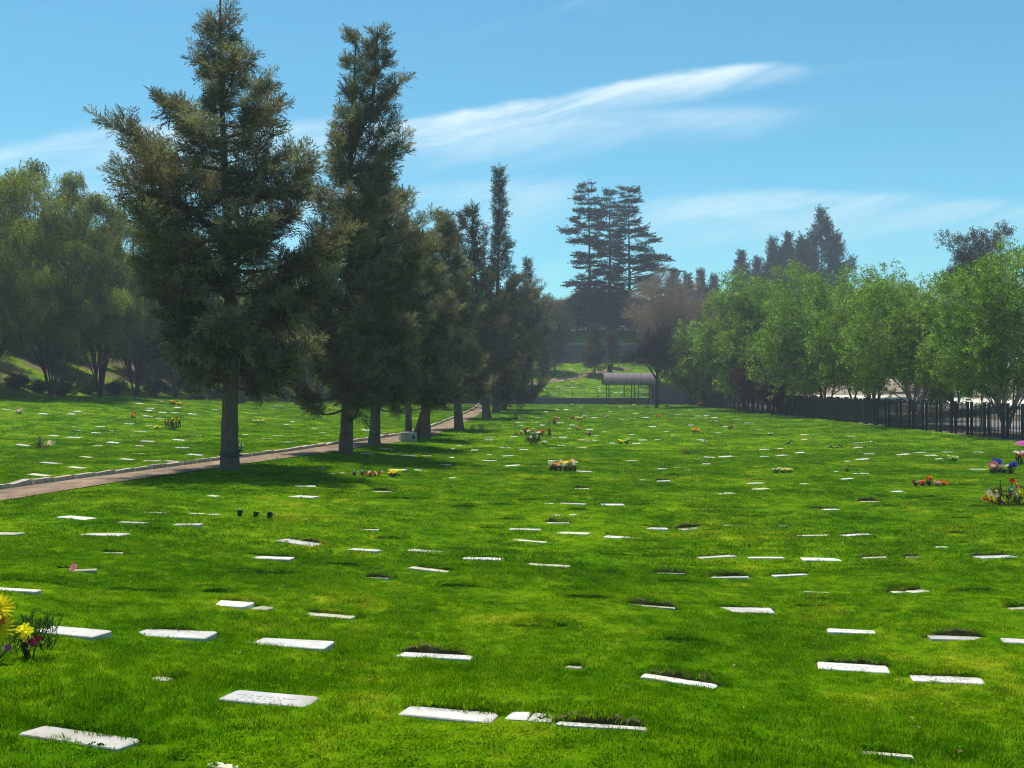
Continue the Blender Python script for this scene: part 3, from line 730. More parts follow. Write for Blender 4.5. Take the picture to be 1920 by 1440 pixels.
conifer("dense_conifer", "slim trunked conifer standing behind the stone box across the path", "tree", bD, (812 - 450) * kD,
        px_profile(766, 812, bD.y, [(730, 700, 820), (650, 690, 840), (560, 700, 830), (500, 730, 800), (455, 760, 775)]), 15, .2, 56, group="conifers along the path", sec=10, sp_len=.3)
bE = at(797, 824); kE = bE.y / F
conifer("dense_conifer", "conifer with a stout trunk and a leaning second stem right of the stone box", "tree", bE, (824 - 455) * kE,
        px_profile(797, 824, bE.y, [(760, 735, 850), (700, 715, 880), (620, 715, 885), (560, 730, 870), (500, 755, 845), (460, 790, 810)]), 18, .28, 66, group="conifers along the path", sec=11, sp_len=.28)
lm = MB(); k_ = bE.y / F
bark_trunk(lm, np.array([[-.55, .1, -.2], [-.35, .1, .6], [-.05, .05, 1.6], [.2, 0, 2.6]]), .2, .12, 10, np.random.default_rng(4))
lo = lm.build("leaning_stem", M_bark_a, [o for o in COL.objects if o.get("label", "").startswith("conifer with a stout")][0], True)
bF = at(861, 806); kF = bF.y / F
conifer("dense_conifer", "bushy brown-green conifer with a lone trunk at the bend of the path", "tree", bF, (806 - 405) * kF,
        px_profile(861, 806, bF.y, [(745, 800, 930), (690, 785, 945), (620, 790, 945), (560, 800, 925), (500, 815, 905), (450, 825, 880), (405, 830, 842)]), 21, .3, 76, group="conifers along the path", lean=(-26 * kF, 0), sec=11, sp_len=.3)
bG = at(913, 785); kG = bG.y / F
conifer("dense_conifer", "conifer with a dark pointed top rising behind the bend of the path", "tree", bG, (785 - 393) * kG,
        px_profile(913, 785, bG.y, [(740, 860, 985), (680, 850, 1000), (600, 855, 985), (540, 860, 960), (480, 862, 915), (430, 870, 895), (393, 878, 884)]), 24, .36, 80, G_cyp2 and G_cyp2, M_cyp2, group="conifers along the path", lean=(-30 * kG, 0), sec=9, sp_len=.42, sp_scale=1.25) if False else \
conifer("dense_conifer", "conifer with a dark pointed top rising behind the bend of the path", "tree", bG, (785 - 393) * kG,
        px_profile(913, 785, bG.y, [(740, 860, 985), (680, 850, 1000), (600, 855, 985), (540, 860, 960), (480, 862, 915), (430, 870, 895), (393, 878, 884)]), 24, .36, 80, grp=G_cyp2, gmat=M_cyp2, group="conifers along the path", lean=(-30 * kG, 0), sec=9, sp_len=.40, sp_scale=1.2)
bH = at(930, 774); kH = bH.y / F
conifer("spire_conifer", "tallest narrow spire conifer near the far end of the path", "tree", bH, (774 - 322) * kH,
        px_profile(930, 774, bH.y, [(735, 885, 1000), (680, 880, 1015), (600, 895, 1000), (540, 908, 980), (480, 912, 962), (430, 915, 955), (380, 920, 948), (340, 928, 942), (322, 932, 938)]), 27, .38, 120, grp=G_cyp2, gmat=M_cyp2, group="conifers along the path", lean=(5 * kH, 0), sec=8, sp_len=.45, sp_scale=1.25, gaps=.1)
bI = at(944, 769); kI = bI.y / F
conifer("dense_conifer", "broad brown-green conifer at the far end of the row by the low wall", "tree", bI, (769 - 520) * kI,
        px_profile(944, 769, bI.y, [(745, 900, 1015), (700, 890, 1030), (640, 900, 1030), (590, 910, 1020), (550, 930, 1000), (520, 958, 970)]), 30, .36, 84, group="conifers along the path", lean=(22 * kI, 0), sec=11, sp_len=.42, sp_scale=1.35)
pJ = Vector(((1000 - 960) / F * 152, 158, float(zf(3.2, 158)))); kJ = 158 / F
conifer("open_conifer", "dark open conifer with a spindly top behind the last of the row", "tree", pJ, (735 - 480) * kJ,
        px_profile(1000, 735, 158, [(700, 960, 1040), (640, 960, 1062), (580, 965, 1045), (540, 978, 1020), (500, 985, 1002), (480, 988, 994)]), 33, .3, 60, grp=G_cyp2, gmat=M_cyp2, group="conifers along the path", lean=(-10 * kJ, 0), sec=8, sp_len=.6, sp_scale=1.5, gaps=.4)
for (tx, ty, dd, w_, lab, sd) in [(832, 403, 118, 28, "slender pale conifer spike behind the row, left of the taller spires", 36), (905, 425, 140, 22, "thin wispy conifer spike between the two dark spires", 39), (858, 425, 128, 26, "small brown conifer spike left of the dark pointed top", 42)]:
    kk = dd / F; bx = (tx - 960) * kk; bz = float(zf(bx, dd)); Hh = (720 - ty) * kk - bz
    conifer("spike_conifer", lab, "tree", (bx, dd, bz), Hh, [(2.5, w_ * 2.2 * kk, w_ * 2.2 * kk), (Hh * .6, w_ * kk, w_ * kk), (Hh * .85, w_ * .5 * kk, w_ * .5 * kk), (Hh, .1, .1)], sd, .25, 64, grp=G_cyp2, gmat=M_cyp2 if sd != 36 else M_cyp2, group="conifers along the path", sec=7, sp_len=.55, sp_scale=1.3)

# -- weeping trees along the left bank
GP = "weeping trees along the left bank"
for (bx, by, d, ty, wpx, lab, sd, stems) in [
    (-30, 735, 78, 335, 150, "leftmost weeping tree, cut by the edge of the picture", 50, 5),
    (95, 741, 84, 318, 118, "tall pale weeping tree with an arching bare top branch", 53, 6),
    (188, 742, 92, 362, 80, "weeping tree with several bent trunks beside the tall pale one", 56, 6),
    (255, 745, 104, 436, 90, "weeping tree half hidden at the left edge of the tallest conifer", 59, 4),
    (330, 745, 114, 430, 110, "weeping tree standing behind the left side of the tallest conifer", 62, 2),
    (400, 742, 124, 490, 110, "weeping tree straight behind the trunk of the tallest conifer", 65, 2),
    (478, 745, 134, 520, 110, "weeping tree seen between the first two conifer trunks, nearer one", 68, 3),
    (560, 744, 144, 540, 110, "weeping tree seen between the first two conifer trunks, farther one", 71, 2),
    (625, 746, 156, 550, 105, "weeping tree behind the second conifer trunk", 74, 2)]:
    k = d / F; x = (bx - 960) * k; z = float(zf(x, d)); H = (720 - ty) * k - z; cr = wpx * k * .95
    broad("weeping_tree", lab, "tree", (x, d, z), H, cr, sd, H * .54, 80, 66 if d < 100 else 46, stems, G_pep, M_pep, M_bark_d, GP, .17, hang=True, twig_s=1.15 if d < 100 else 1.4, spread=2.0, lobe_r=.72, squash=.92)
for q, (x, d, H) in enumerate([(-47, 84, 13), (-54, 96, 13), (-50, 108, 12), (-56, 120, 13), (-47, 128, 12), (-44, 140, 12), (-40, 152, 12), (-60, 104, 12), (-36, 165, 12), (-50, 145, 13)]):
    broad('weeping_tree', ['first', 'second', 'third', 'fourth', 'fifth', 'sixth', 'seventh', 'eighth', 'ninth', 'tenth'][q] + ' shaded weeping tree of the back row up the left bank, counted from the camera', 'tree', (x, d, float(zf(x, d))), H, 5.2, 400 + q, H * .52, 30, 80, 3, G_pep, M_pep, M_bark_d, 'weeping trees of the back row', .2, hang=True, twig_s=1.5, spread=1.3, lobe_r=1.0, squash=1.7)
# bushes in front of the bank
for (px, py, wpx, lab, sd) in [(118, 742, 46, "dark rounded bush between trunks under the tall pale weeping tree", 80), (447, 757, 22, "small green bush just right of the tallest conifer's trunk", 82), (472, 752, 26, "pale bush beyond the lawn, right of the tallest conifer's trunk", 84), (372, 750, 24, "dark low bush just left of the tallest conifer's trunk", 86), (410, 748, 30, "dark bush directly behind the tallest conifer's trunk", 88), (30, 728, 34, "dark shrub at the left edge under the weeping trees", 89), (165, 738, 40, "low dark bush between the bent trunks on the left bank", 90), (215, 739, 34, "dark bush right of the bent trunks on the left bank", 91), (75, 736, 30, "small dark bush left of the rounded one on the left bank", 92), (290, 742, 44, "wide dark bush left of the tallest conifer, under the trees", 93), (530, 744, 40, "dark bush under the trees between the first two conifer trunks", 94), (590, 745, 34, "dark bush under the trees just left of the second conifer trunk", 95)]:
    p = at(px, py); k = p.y / F
    broad("bush", lab, "bush", p, wpx * k * .62, wpx * k * .5, sd, wpx * k * .3, 12, 40, 3, G_bush, M_bush, M_bark_d, "bushes under the left bank", .05, squash=1.2)

# -- green street trees beyond the fence
GS = "green trees beyond the fence"
for (bx, d, ty, wpx, lab, sd, sty) in [
    (1885, 58, 468, 125, "nearest green tree beyond the fence, cut by the right edge", 100, 3),
    (1718, 71, 520, 108, "green tree with a forked pale trunk behind the striped stretch of fence", 103, 3),
    (1640, 84, 505, 100, "green tree left of the forked trunk tree behind the fence", 106, 3),
    (1548, 92, 520, 100, "wide green tree in the middle of the row beyond the fence", 109, 3),
    (1460, 108, 520, 85, "green tree above the dark red plum bush", 112, 2),
    (1400, 112, 515, 70, "dense upright green tree at the left of the tall green row", 115, 2),
    (1325, 130, 615, 66, "low pale green tree at the far left end of the green row", 118, 3),
    (1790, 88, 575, 80, "small green tree set back below the dark eucalyptus", 121, 3),
    (1600, 118, 535, 90, "green tree set back behind the middle of the row", 124, 2)]:
    k = d / F; x = (bx - 960) * k; z = float(zf(x, d)); H = (720 - ty) * k - z; cr = wpx * k * 1.08
    broad("green_tree", lab, "tree", (x, d, z), H, cr, sd, H * (.58 if d < 86 else .52), 62, 70, sty, G_leaf, M_leaf, M_bark_p if d < 75 else M_bark_d, GS, .13, spread=1.4, lobe_r=.72, twig_s=1.0 + max(0, d - 60) / 90, squash=.95 if d < 86 else 1.35)
for (bx, d, ty, wpx, lab, sd) in [(1412, 104, 662, 30, "dark plum bush, left one of two behind the fence", 130), (1462, 100, 648, 30, "dark plum bush, right one of two behind the fence", 132), (1448, 97, 705, 20, "low dark red bush just behind the fence top", 134)]:
    k = d / F; x = (bx - 960) * k; z = float(zf(x, d)); H = (720 - ty) * k - z
    broad("plum_bush", lab, "bush", (x, d, z), H, wpx * k, sd, H * .6, 18, 46, 3, G_red, M_red, M_bark_d, "plum bushes beyond the fence", .08, twig_s=1.2)
k = 112 / F
broad("eucalyptus", "dark twin-topped eucalyptus rising above the green trees at right", "tree", (858 * k, 112, float(zf(858 * k, 112))), (720 - 424) * k + 1, 40 * k, 140, 13.0, 30, 60, 2, G_euc, M_euc, M_bark_d, None, .25, twig_s=1.25, spread=.6, squash=1.0)
k = 125 / F
broad("eucalyptus", "darker round tree just right of the twin-topped eucalyptus", "tree", (900 * k, 125, float(zf(900 * k, 125))), (720 - 440) * k + 1, 36 * k, 143, 13.0, 26, 55, 2, G_euc, M_euc, M_bark_d, None, .25, twig_s=1.3, spread=.6, squash=.7)

# -- cedars and far trees
for (bx, ty, d, rows, lab, sd) in [
    (1105, 345, 205, [(610, 1065, 1125), (575, 1045, 1130), (500, 1040, 1130), (440, 1045, 1130), (380, 1062, 1125), (350, 1085, 1112)], "left cedar of the three tall ones on the bank, drooping and open", 150),
    (1143, 358, 210, [(600, 1112, 1170), (560, 1115, 1175), (480, 1120, 1170), (420, 1118, 1165), (370, 1128, 1158)], "middle cedar of the three tall ones on the bank, the thinnest", 153),
    (1180, 352, 202, [(605, 1140, 1215), (560, 1130, 1245), (500, 1140, 1276), (465, 1150, 1250), (420, 1155, 1225), (380, 1160, 1212), (352, 1166, 1210)], "right cedar of the three tall ones on the bank, with wide flat layers", 156)]:
    k = d / F; x = (bx - 960) * k; z = float(zf(x, d)); H = (720 - ty) * k - z; base_y = 720 - z / k
    conifer("cedar", lab, "tree", (x, d, z), H, px_profile(bx, base_y, d, rows), sd, .45, 62, grp=G_ced, gmat=M_ced, bark=M_bark_d, group="tall cedars on the bank",
            sp_len=.8, sp_scale=1.4, rise=(-.02, .10), tip_up=-.05, droop=-.10, gaps=.3, sec=7, hang=.10 if sd == 150 else .0, side_f=.42, inner=.22, dens=1.9, tiers=16, roll=.25)
k = 175 / F
for (bx, by, ty, w_, lab, sd) in [(1115, 703, 612, 30, "young brown conifer on the upper lawn by the gravel path", 160), (1148, 690, 625, 16, "thin half bare conifer just right of the young brown one", 163)]:
    p = at(bx, by); k = p.y / F; H = (by - ty) * k
    conifer("young_conifer", lab, "tree", p, H, [(1.6, w_ * k, w_ * k), (H * .4, w_ * k * .9, w_ * k * .9), (H * .75, w_ * k * .45, w_ * k * .45), (H, .05, .05)], sd, .2, 44, grp=G_cyp2, gmat=M_cyp2, group="young conifers on the upper lawn", sec=8, sp_len=.6, sp_scale=1.4, rise=(-.1, .4), gaps=.35)
# hazy conifers far right
for (bx, ty, d, w_, lab, sd) in [
    (1540, 396, 255, 50, "tallest hazy far conifer above the green trees", 170), (1478, 442, 262, 42, "second hazy far conifer, left of the tallest one", 173), (1502, 455, 250, 34, "hazy far conifer squeezed between the two tallest", 176),
    (1450, 452, 270, 38, "hazy far conifer third from the tallest", 179), (1392, 475, 275, 30, "leftmost pointed hazy conifer of the far right cluster", 182), (1420, 488, 280, 26, "low hazy conifer near the left of the far cluster", 185),
    (1575, 500, 250, 26, "low hazy conifer right of the tallest far one", 188),
    (1265, 512, 270, 24, "first small far conifer above the bare pinkish tree", 191), (1290, 520, 275, 20, "second small far conifer above the bare pinkish tree", 194), (1315, 512, 270, 20, "third small far conifer above the bare pinkish tree", 197), (1338, 522, 280, 22, "fourth small far conifer left of the green trees", 200)]:
    k = d / F; x = (bx - 960) * k; z = float(zf(x, d)); H = (720 - ty) * k - z
    conifer("far_conifer", lab, "tree", (x, d, z), H, [(H * .12, w_ * 1.4 * k, w_ * 1.4 * k), (H * .5, w_ * 1.25 * k, w_ * 1.25 * k), (H * .75, w_ * .8 * k, w_ * .8 * k), (H * .9, w_ * .3 * k, w_ * .3 * k), (H, .1, .1)], sd, .4, 60, grp=G_ced, gmat=M_ced, bark=M_bark_d, group="hazy conifers far beyond the fence",
            sp_len=.9, sp_scale=1.8, rise=(.15, .8), tip_up=.7, droop=.1, sec=8, gaps=.25, side_f=.36, dens=2.0)
# bare trees
k = 158 / F
bare_tree("bare_tree", "large leafless pinkish-brown tree behind the shelter", ((1275 - 960) * k, 162, float(zf((1275 - 960) * k, 162))), 20.5, 1.1, 210, M_twig, G_bare, M_twig, .36, 4, None, 2, 1.7, .8)
pT = at(1231, 765)
bare_tree("bare_tree", "small dark leafless tree standing before the shelter", pT, 12.5, 1.15, 213, M_bark_d, G_bared, M_bark_d, .25, 4, None, 1, 1.0, .8)
for (bx, d, ty, lab, sd) in [(1345, 168, 545, "bare brown tree right of the large leafless one", 216), (1110, 222, 545, "bare brownish tree between the left and middle cedars", 219), (1160, 228, 535, "bare brownish tree behind the middle cedar", 222), (1065, 215, 560, "bare brownish tree at the left foot of the cedars", 225), (1700, 150, 515, "pale bare tree peeping over the green trees", 228)]:
    k = d / F; x = (bx - 960) * k; z = float(zf(x, d)); bare_tree("bare_tree", lab, (x, d, z), (720 - ty) * k - z, 1.1, sd, M_twig, G_bare, M_twig, .25, 3, "bare trees in the distance", 2, 2.0, 3.0)
# dark trees at the back
for (bx, d, ty, wpx, lab, sd) in [(1040, 178, 575, 26, "grey-green tree with a white trunk left of the cedars", 240), (1110, 206, 560, 30, "round dark bush at the foot of the cedars", 243), (1150, 208, 572, 30, "dark rounded tree behind the middle cedar trunk", 246), (1200, 212, 565, 34, "dark tree under the right cedar", 249), (1240, 214, 560, 30, "dark tree behind the bare pinkish tree", 252), (1010, 214, 560, 36, "dark tree behind the end of the conifer row", 255)]:
    k = d / F; x = (bx - 960) * k; z = float(zf(x, d)); H = (720 - ty) * k - z
    broad("dark_tree", lab, "tree", (x, d, z), H, wpx * k, sd, H * .62, 20, 34, 2, G_euc, M_euc if sd == 240 else M_bush, M_bark_p if sd == 240 else M_bark_d, "dark trees at the foot of the cedars", .2, twig_s=2.0, squash=1.2)
for q, (x, y, H) in enumerate([(-75, 235, 15), (-52, 240, 13), (-28, 236, 14), (-8, 245, 12), (70, 170, 10), (88, 150, 9), (78, 205, 14), (98, 190, 12), (60, 215, 13), (115, 165, 11)]):
    z = float(zf(x, y))
    broad("far_tree", ["first", "second", "third", "fourth", "fifth", "sixth", "seventh", "eighth", "ninth", "tenth"][q] + " round far tree from the left along the skyline", "tree", (x, y, z), H, H * .42, 300 + q, H * .58, 18, 34, 2, G_bush, M_bush, M_bark_d, "round far trees along the skyline", .2, twig_s=2.4, squash=1.2)

# ------------------------------------------------------------------ gravestones lying in the lawn
# (x left, y left, x right, y right, thickness, w|c, lip of turf behind, label)
G1 = [
 (38, 1367, 257, 1395, 24, 'w', 1, "long speckled white gravestone nearest the camera at bottom left"),
 (418, 1300, 591, 1315, 22, 'w', 0, "white gravestone with faint engraved lines at the lower left"),
 (752, 1332, 927, 1346, 20, 'w', 1, "round cornered white gravestone left of the pair set end to end"),
 (951, 1339, 994, 1342, 17, 'w', 0, "left half of the white stone pair at the bottom middle"),
 (997, 1342, 1039, 1346, 17, 'w', 1, "right half of the white stone pair, with dark holes"),
 (1041, 1358, 1210, 1368, 9, 'w', 2, "long narrow white gravestone touching the stone pair on its right"),
 (1205, 1268, 1339, 1290, 10, 'w', 2, "slanted white gravestone alone right of centre near the front"),
 (1537, 1244, 1665, 1253, 17, 'w', 2, "bright white engraved gravestone with dark soil behind at right"),
 (1711, 1269, 1839, 1275, 14, 'w', 1, "pale engraved gravestone just right of the bright white one"),
 (1610, 1412, 1709, 1420, 8, 'c', 1, "half buried cream gravestone at the bottom right"),
 (387, 1432, 445, 1442, 7, 'c', 0, "gravestone corner cut by the bottom edge"),
 (475, 1202, 620, 1210, 16, 'w', 0, "white gravestone, third from the left in the row of the big yellow flowers"),
 (254, 1186, 400, 1192, 15, 'w', 1, "white gravestone, second from the left in the row of the big yellow flowers"),
 (68, 1180, 201, 1190, 15, 'w', 0, "white gravestone right behind the yellow and purple bouquet"),
 (747, 1226, 888, 1234, 10, 'w', 2, "narrow white gravestone under a dark turf edge at centre left"),
 (288, 1271, 320, 1275, 6, 'c', 1, "tiny cream stub of a gravestone at lower left"),
 (1059, 1251, 1090, 1253, 4, 'c', 1, "tiny cream stub of a gravestone at lower middle"),
 (567, 1151, 664, 1158, 6, 'c', 1, "thin wedge of cream gravestone sinking into grass"),
 (478, 1139, 511, 1142, 6, 'c', 0, "short cream stone touching the stained white one"),
 (395, 1129, 472, 1133, 10, 'w', 1, "stained white gravestone with a short cream stone at its right end"),
 (-30, 1103, 80, 1108, 5, 'w', 0, "white gravestone at the left edge above the big yellow flowers"),
 (1178, 1134, 1262, 1141, 2.5, 'c', 3, "gravestone almost hidden below a long turf edge"),
 (1349, 1141, 1447, 1143, 11, 'w', 1, "broad pinkish white gravestone right of the long turf edge"),
 (1556, 1181, 1655, 1186, 8, 'w', 0, "white gravestone with its front half grown over, above the bright engraved one"),
 (1744, 1193, 1841, 1197, 8, 'w', 2, "white gravestone with a ragged grass front, second from the right edge"),
 (1884, 1199, 1960, 1204, 10, 'w', 0, "white gravestone cut by the right edge"),
 (1888, 1141, 1950, 1138, 4, 'c', 1, "cream strip of gravestone at the right edge"),
 (1669, 1110, 1698, 1108, 5, 'c', 3, "left one of two cream stones laid edge to edge"),
 (1701, 1109, 1739, 1106, 7, 'c', 2, "right one of two cream stones laid edge to edge"),
 (1761, 1102, 1787, 1099, 4, 'c', 0, "small cream stone right of the two laid edge to edge"),
 (1507, 1110, 1560, 1112, 2, 'c', 0, "hair thin gravestone strip left of the two cream stones"),
 (1828, 1043, 1904, 1041, 8, 'w', 2, "white gravestone ringed by bare soil at right"),
 (1504, 1046, 1574, 1047, 9, 'w', 0, "widest bright gravestone of the middle right row"),
 (1402, 1045, 1470, 1045, 4.5, 'w', 0, "thin white gravestone just left of the widest bright one"),
 (1308, 1045, 1380, 1041, 5, 'w', 1, "white gravestone rising to the right, left end of the middle right row"),
 (1614, 1046, 1666, 1044, 4, 'c', 2, "cream gravestone just right of the widest bright one"),
 (1697, 1045, 1726, 1045, 2.5, 'c', 3, "sliver of gravestone left of the soil ringed one"),
 (1447, 1080, 1516, 1077, 4.5, 'w', 1, "white gravestone rising to the right below the middle right row"),
 (1332, 1083, 1405, 1082, 3.5, 'w', 2, "thin white gravestone under the left end of the middle right row"),
 (1232, 1075, 1284, 1076, 2.5, 'c', 2, "thin cream gravestone left of the middle right row"),
 (989, 1057, 1066, 1062, 8, 'c', 1, "cream white gravestone with a cut corner at the centre"),
 (867, 1045, 942, 1047, 8, 'w', 1, "bright white gravestone left of the cut cornered one"),
 (764, 1031, 839, 1037, 6, 'w', 0, "white gravestone partly crossed by grass, two left of the cut cornered one"),
 (767, 1064, 846, 1073, 6, 'c', 1, "tilted cream gravestone below the grass crossed one"),
 (637, 1028, 713, 1032, 5.5, 'w', 0, "white gravestone broken by a tuft of grass"),
 (522, 1011, 597, 1021, 8, 'w', 2, "tilted white gravestone below a brown soil edge"),
 (459, 1043, 551, 1046, 8, 'w', 1, "white gravestone just below the tilted one with the soil edge"),
 (684, 1084, 729, 1085, 2.5, 'c', 2, "thin strip of gravestone alone below the centre left row"),
]
G2 = [(5,767,19,768,2,'w'),(71,775,91,777,2.5,'w'),(126,776,142,777,2,'w'),(138,771,152,772,2,'w'),(255,756,268,757,2,'w'),(274,765,289,766,2,'c'),(272,769,285,770,3,'w'),(296,773,312,774,2,'w'),(318,774,334,774,2.2,'w'),(326,764,340,765,2.2,'w'),(267,779,286,782,2.5,'w'),(292,784,307,785,2,'c'),(352,776,368,777,2.2,'w'),(397,768,410,769,2,'c'),(232,794,251,795,2.5,'w',2),(271,798,284,798,2,'c'),(179,800,198,801,2,'w'),(136,800,142,800,2,'c'),(143,807,151,807,2,'c'),(172,811,194,813,3,'w'),(207,807,213,808,2,'c'),(252,809,274,809,2,'w'),(92,816,109,818,2.6,'w'),(125,820,152,821,2.5,'w'),(201,828,225,832,3.5,'w'),(264,827,290,828,3.2,'w'),(324,824,348,826,2.2,'w'),(356,816,379,818,2,'c'),(31,833,57,836,3.2,'w'),(176,836,192,836,2,'c'),(254,836,271,837,2,'c'),(329,839,354,840,3,'w'),(246,851,269,851,2,'c'),(353,851,380,854,3,'w'),(150,856,173,858,2.4,'c'),(226,860,254,862,2.6,'w'),(268,864,300,864,3.4,'w'),(310,864,342,866,2.2,'c'),(393,859,407,860,2,'c'),(76,867,114,870,3.4,'w'),(130,874,159,879,3.6,'c'),(55,886,92,894,4,'c'),(125,903,137,904,3,'w'),
 (391,929,411,931,3,'c'),(261,961,310,962,2.8,'c',1),(354,963,384,964,2.5,'c'),(391,964,411,965,2.5,'c'),(112,967,177,972,6,'w'),(221,979,277,981,3,'w'),(304,983,376,982,5,'w'),(157,999,236,1001,8,'w'),(-25,999,38,1000,7,'c'),(189,1037,230,1037,2.5,'c',1),(111,1071,180,1068,4,'c'),
 (677,850,700,851,2.3,'w'),(712,841,735,842,2,'c'),(731,853,742,853,2,'c'),(752,854,777,855,3,'w'),(792,855,810,855,2,'c'),(842,858,852,858,2.3,'w'),(844,841,852,841,2,'w'),(856,836,866,836,2,'c'),(883,844,897,844,2.4,'w'),(908,825,925,825,2.4,'w'),(911,820,926,820,2.2,'w'),(937,839,956,839,2.4,'w'),(942,855,963,854,2.8,'w'),(912,853,922,853,2,'c'),(905,863,931,864,2,'w',1),(824,871,846,871,2.2,'w',2),(947,874,970,872,3,'w'),(596,878,610,878,2,'c'),(612,888,627,888,2,'c'),(635,887,648,887,2,'c'),(729,880,761,881,3.4,'w'),(776,881,791,882,2.4,'w'),(842,896,854,896,2,'c'),(544,912,592,911,4,'w'),(543,929,594,931,5,'w'),(697,921,734,921,2.6,'c',3),(670,993,712,994,2.6,'c',1),
 (1084,825,1097,825,2.3,'w'),(1101,825,1119,826,2.6,'w'),(1049,820,1063,820,2.3,'w'),(1045,835,1062,836,2.5,'w'),(1031,840,1042,840,2,'w'),(1082,839,1101,839,2.3,'c'),(974,843,991,843,2.4,'w'),(1143,831,1154,831,2,'w'),(1197,825,1213,825,2.5,'w'),(1185,832,1201,831,2.4,'w'),(1227,825,1239,824,2,'c'),(1308,825,1321,825,2.2,'w'),(1424,843,1442,843,2.4,'w'),(1320,857,1340,858,2.6,'w'),(1348,857,1374,855,3,'w'),(1425,856,1442,856,2.6,'w'),(1027,864,1046,864,2.5,'w',2),(1062,867,1084,867,2.5,'c'),(1174,864,1194,864,2,'c'),(1316,870,1332,870,2.6,'w',2),(960,873,975,872,2.5,'w'),(1080,883,1109,884,3,'w'),(1232,879,1250,879,2.5,'w',2),(1262,877,1276,877,2.2,'c',1),(1282,883,1295,882,2.2,'c'),(1199,900,1209,900,2.4,'c'),(1231,902,1257,901,3,'w',2),(1401,906,1433,905,2.8,'c'),(1409,917,1440,915,3,'c'),(1341,925,1377,923,3.2,'c'),(1077,916,1105,916,2.2,'c',2),(1021,944,1040,944,2.4,'c'),(1052,943,1097,945,2.8,'w',1),(1125,946,1171,946,6,'w',1),(1036,965,1051,966,2.3,'c'),(1067,965,1082,965,2.3,'c'),(1025,980,1069,980,2.8,'w',3),(955,991,1015,992,4.5,'w'),(1045,998,1104,1000,6,'c'),(964,1012,1024,1017,3.5,'c'),(1135,1005,1196,1009,6,'w',1),(1202,989,1251,990,6,'w',1),(1273,992,1326,988,5,'c',2),(1355,985,1409,983,3,'c',1),
 (1502,825,1514,824,2.4,'c'),(1600,831,1622,830,2.8,'w'),(1631,828,1637,828,2.3,'w'),(1600,839,1617,839,2.6,'w'),(1457,842,1469,841,2.2,'c'),(1489,850,1508,848,3.4,'w'),(1456,854,1476,853,2.6,'w'),(1620,851,1640,851,3,'w'),(1682,853,1706,851,3.2,'w'),(1712,849,1734,848,2.2,'w'),(1734,854,1756,853,3,'w'),(1767,848,1787,847,2.8,'c'),(1826,848,1844,848,2,'w'),(1606,862,1629,860,3.2,'w'),(1754,861,1767,860,2.4,'c'),(1584,865,1595,865,2.2,'w'),(1820,880,1849,880,3.4,'w'),(1564,884,1571,884,2.2,'c'),(1600,888,1608,888,2.4,'w'),(1612,888,1630,888,2.8,'w'),(1576,899,1598,897,3,'w'),(1499,907,1515,907,2.2,'c'),(1670,922,1695,921,2.8,'w'),(1614,940,1650,940,2.4,'c',3),(1523,955,1572,954,3.2,'w',2),(1459,985,1479,985,2.6,'w',3),(1497,1005,1556,1004,3.2,'c'),(1577,1003,1633,1000,4.5,'w',1),(1754,1026,1776,1026,2.3,'c'),
 (1041,768,1049,768,2,'c'),(1057,768,1066,768,2,'w'),(1160,762,1168,762,2,'w'),(1186,759,1192,759,2,'w'),(1187,775,1197,775,2.2,'w'),(1267,777,1279,777,2,'w'),(1288,769,1296,769,2,'w'),(1302,780,1314,780,2,'w'),(1320,779,1331,779,2,'w'),(1334,783,1346,782,2.8,'w'),(1294,785,1305,785,2.2,'w'),(1317,784,1328,784,2,'c'),(1109,783,1121,783,2.3,'w'),(1205,783,1217,782,2.2,'w'),(1217,800,1230,800,2.2,'w'),(1099,805,1112,805,2.3,'w'),(1068,797,1081,797,2.2,'w'),(1043,793,1057,793,2.3,'w'),(1004,792,1012,792,2,'w'),(967,792,979,792,2.2,'c'),(1012,797,1022,797,2.2,'w'),(1048,820,1063,820,2.2,'w'),(1110,817,1124,817,2,'c'),(1258,817,1265,817,2.2,'w'),(1034,821,1042,820,2.2,'w'),(980,787,987,787,2,'c'),(1246,809,1256,809,2,'c'),(1129,810,1139,810,2,'c'),(1064,804,1071,804,2,'c'),(1397,793,1413,793,2.4,'w'),(1377,786,1390,786,2,'c'),(1501,815,1517,815,2.4,'c'),(1589,818,1604,818,2,'c'),(543,791,552,791,2.2,'w'),(533,796,542,796,2,'w'),(490,822,508,823,2.2,'w'),(533,829,552,829,2.2,'w'),(512,817,530,817,2,'c'),(632,811,642,811,2.4,'w'),(677,806,693,807,3,'w'),(957,819,970,819,2.2,'w'),(862,818,877,818,1.8,'c'),(973,798,980,798,2,'w'),(995,776,1004,776,2,'c'),(1003,783,1011,783,2,'c'),(1020,772,1028,772,2,'c'),(1140,772,1149,772,2,'c'),(1085,763,1092,763,2,'c'),(1355,800,1367,800,2,'w'),(1180,815,1190,815,2,'c'),(1290,797,1301,797,2,'w'),(1340,812,1352,812,2,'c'),(1420,805,1432,805,2,'c'),(700,795,709,795,2,'c'),(735,800,745,800,2,'c'),(715,811,726,811,2,'w'),(455,815,466,815,2,'c'),(445,835,458,835,2.2,'c'),(585,803,595,803,2,'w'),(600,812,612,812,2,'c')]
rt = np.random.default_rng(77)
G3 = []
for q in range(34):
    y_ = rt.uniform(690, 738); x_ = 1010 + (y_ < 715) * 5 + rt.uniform(0, 1) * (200 if y_ > 706 else 110)
    G3.append((x_, y_, x_ + rt.uniform(5, 8), y_, 1.8, 'wc'[int(rt.random() < .4)]))
